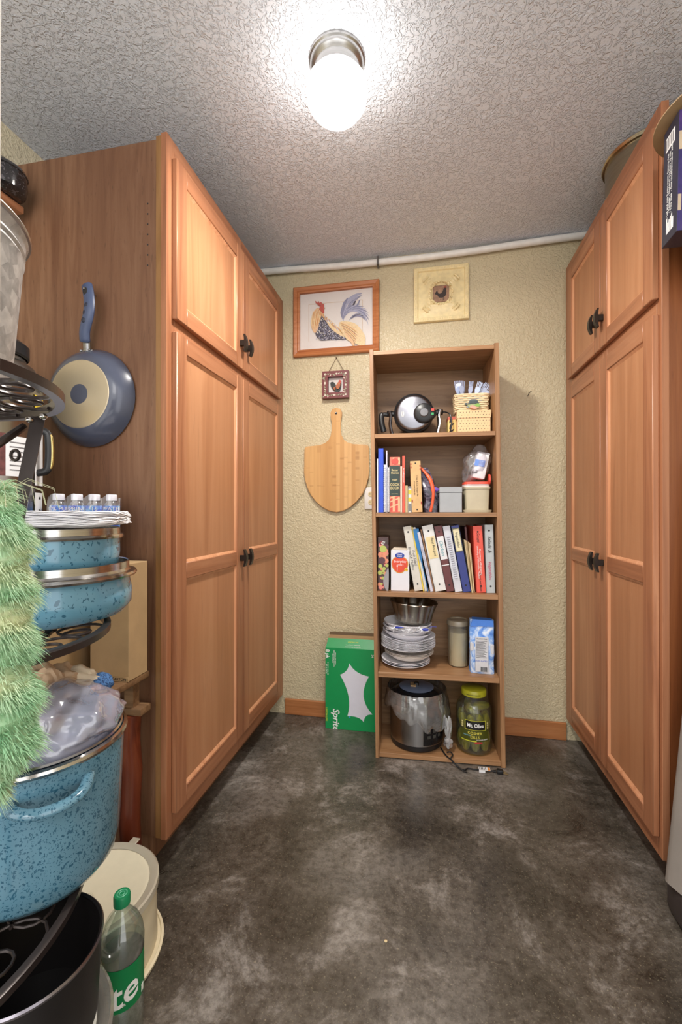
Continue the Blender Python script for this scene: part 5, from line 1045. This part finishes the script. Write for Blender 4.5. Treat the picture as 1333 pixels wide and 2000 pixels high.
me = bpy.data.meshes.new('plush_fibres'); me.from_pydata([tuple(v) for v in V_], [], F_); me.materials.append(plush); o = bpy.data.objects.new('plush_fibres', me); COL.objects.link(o); o.parent = t; o['kind'] = 'stuff'
m = MB()
for k in range(16):
    a = random.uniform(-2.4, 1.0); L_ = random.uniform(.03, .06); p = Vector((.012 * math.cos(a), .004 + .012 * math.sin(a), -.135))
    m.tube([p, p + Vector((math.cos(a) * L_ * .5, math.sin(a) * L_ * .5, L_ * .35)), p + Vector((math.cos(a) * L_, math.sin(a) * L_, L_ * .15)), p + Vector((math.cos(a) * L_ * 1.1, math.sin(a) * L_ * 1.1, -L_ * .3))], .00028, 4)
obj('stray_fibre', m, plain('fibre_pale', (196, 196, 160), .6), t, kind='stuff')
# ================================================================ RIGHT SIDE
t = thing('steel_pot', 'large dull steel pot standing on right pantry cabinet', 'pot', (.80, 1.775, 2.2745))
m = MB(); m.lathe([(0, 0), (.135, 0), (.14, .006), (.142, .12), (.140, .12), (.136, .008), (0, .006)], seg=64); obj('pot_body', m, brushed('old_steel', (170, 160, 138), .3, 'z', 90, .2), t)
m = MB(); m.lathe([(.14, .116), (.150, .118), (.153, .122), (.15, .126), (.146, .127), (.149, .131), (.146, .135), (.12, .14), (.03, .147), (0, .147)], seg=64); obj('lid', m, brushed('old_steel_lid', (186, 172, 146), .25, 'z', 90, .2), t)
t = thing('wall_shelf', 'wooden shelf board on right wall just past the frame', 'shelf', (1.27, 1.18, 1.772))
m = MB(); m.box(-.548, 0, 0, .2, 0, .02, 0, .002); obj('board', m, cabw('y'), t, False)
for xx in (-.45, -.1): m = MB(); m.box(xx, xx + .02, .04, .19, -.05, 0, 0, .002); obj('bracket', m, cabw('y'), t, False)
t = thing('appliance_box', 'dark navy and purple appliance box at upper right edge', 'box', (.602, 1.206, 1.793), 0, None, (0, R(1.2), R(-2)))
m = MB(); m.box(0, .34, .0, .075, 0, .298, 0, .001); bx = obj('carton', m, plain('box_navy', (38, 40, 58), .3, var=.1), t, False)
m = MB(); m.box(.0008, .339, -.0008, 0, .001, .297); fp_ = obj('front_print', m, m_bag('box_purple', [(.3, lin((44, 40, 92))), (.5, lin((66, 52, 110))), (.7, lin((98, 70, 132)))], .25, 9), t, False)
m = MB()
for a, b in ((.05, .09), (.2, .245)): m.box(.001, .008, -.0014, -.0008, a, b)
m.box(.04, .09, -.0014, -.0008, .01, .03, 1); obj('die_cut', m, [plain('raw_card', (196, 176, 150), .8), plain('box_red', (206, 66, 54), .4)], t, False)
m = MB(); m.box(-.0006, 0, .018, .062, .238, .274); lb2 = obj('barcode_label', m, PAPER, t, False)
m = MB()
for k in range(5): m.box(-.0009, -.0006, .024 + k * .008, .028 + k * .008, .243, .27)
obj('fine_print', m, plain('grey_print', (110, 108, 110), .6), lb2, False)
for k, (s_, z) in enumerate((('- Steams rice\n- Easy to use\n- Dishwasher safe', .2), ('- Keeps warm\n- Nonstick pot\n- One touch', .145), ('- Lid and cup\n- Recipes\n- Two sizes', .09))): text(s_, .0105, WINK, t, (-.0004, .04, z), (90, -90, -90), align='CENTER')
m = MB()
for k in range(6): m.box(-.0006, 0, .018 + .006 * k, .022 + .006 * k, .022, .05 + .004 * ((k * 3) % 4))
obj('print_block', m, WINK, t, False)
t = thing('cardboard_disc', 'thin round brown cardboard cake board on top of navy box', 'cake board', (.735, 1.245, 2.0975), 0, None, (R(0), R(1.2), 0))
m = MB(); m.lathe([(0, 0), (.152, 0), (.152, .003), (0, .003)], seg=64); obj('disc', m, plain('disc_brown', (176, 150, 112), .6), t, False)
t = thing('vacuum_bag', 'grey cloth bag on dark base leaning beside right cabinet', 'bag', (.735, 1.32, 0))
m = MB(); n_ = 36; Rg = []
for k in range(25):
    u = k / 24; z = .10 + 1.15 * u; wx = .098 * (1 - .45 * u) ; wy = .06 * (1 - .35 * u); cx = .0 + .055 * u
    Rg.append([m.b.verts.new((cx + wx * math.cos(a) * (1 + .05 * math.sin(a * 5 + u * 2) * (1 - u)), wy * math.sin(a) * (1 + .08 * math.sin(a * 4 + u * 3)), z)) for a in [2 * PI * i / n_ for i in range(n_)]])
for A, B in zip(Rg[:-1], Rg[1:]):
    for i in range(n_): m.b.faces.new((A[i], A[(i + 1) % n_], B[(i + 1) % n_], B[i]))
m.b.faces.new(Rg[0]); m.b.faces.new(Rg[-1]); obj('cloth_bag', m, plain('grey_cloth', (142, 134, 126), .8, var=.06, vs=10), t)
m = MB(); m.tube([(.06 + .05, 0, 1.25), (.13, .02, 1.45)], .014, 10); m.tube([(.13, .02, 1.45), (.14, .02, 1.5)], .018, 10); obj('handle', m, BLACKP, t)
m = MB(); m.box(-.085, .1, -.075, .05, .0, .1, 0, .022, 3); obj('base', m, plain('dark_base', (58, 50, 48), .5), t)
m = MB(); m.tube([(-.08 + .02 * math.sin(k * .5), -.07 + .006 * k * .3, .014 + .004 * k) for k in range(8)], .004, 6); obj('piping', m, plain('grey_piping', (110, 104, 100), .6), t)
# small debris on the concrete
for i, (x, y, s_) in enumerate(((-.105, 1.115, .0045), (.475, .98, .005))):
    m = MB(); m.blob((0, 0, s_ * .5), (s_, s_ * .7, s_ * .55), i, .35, 2, 2); o = obj('floor_crumb', m, plain('crumb_tan', (206, 182, 140), .8)); o.location = (x, y, 0); tag(o, ('tan crumb on bare concrete in the middle of the aisle', 'pale crumb on concrete near the grey cloth bag')[i], 'crumb')
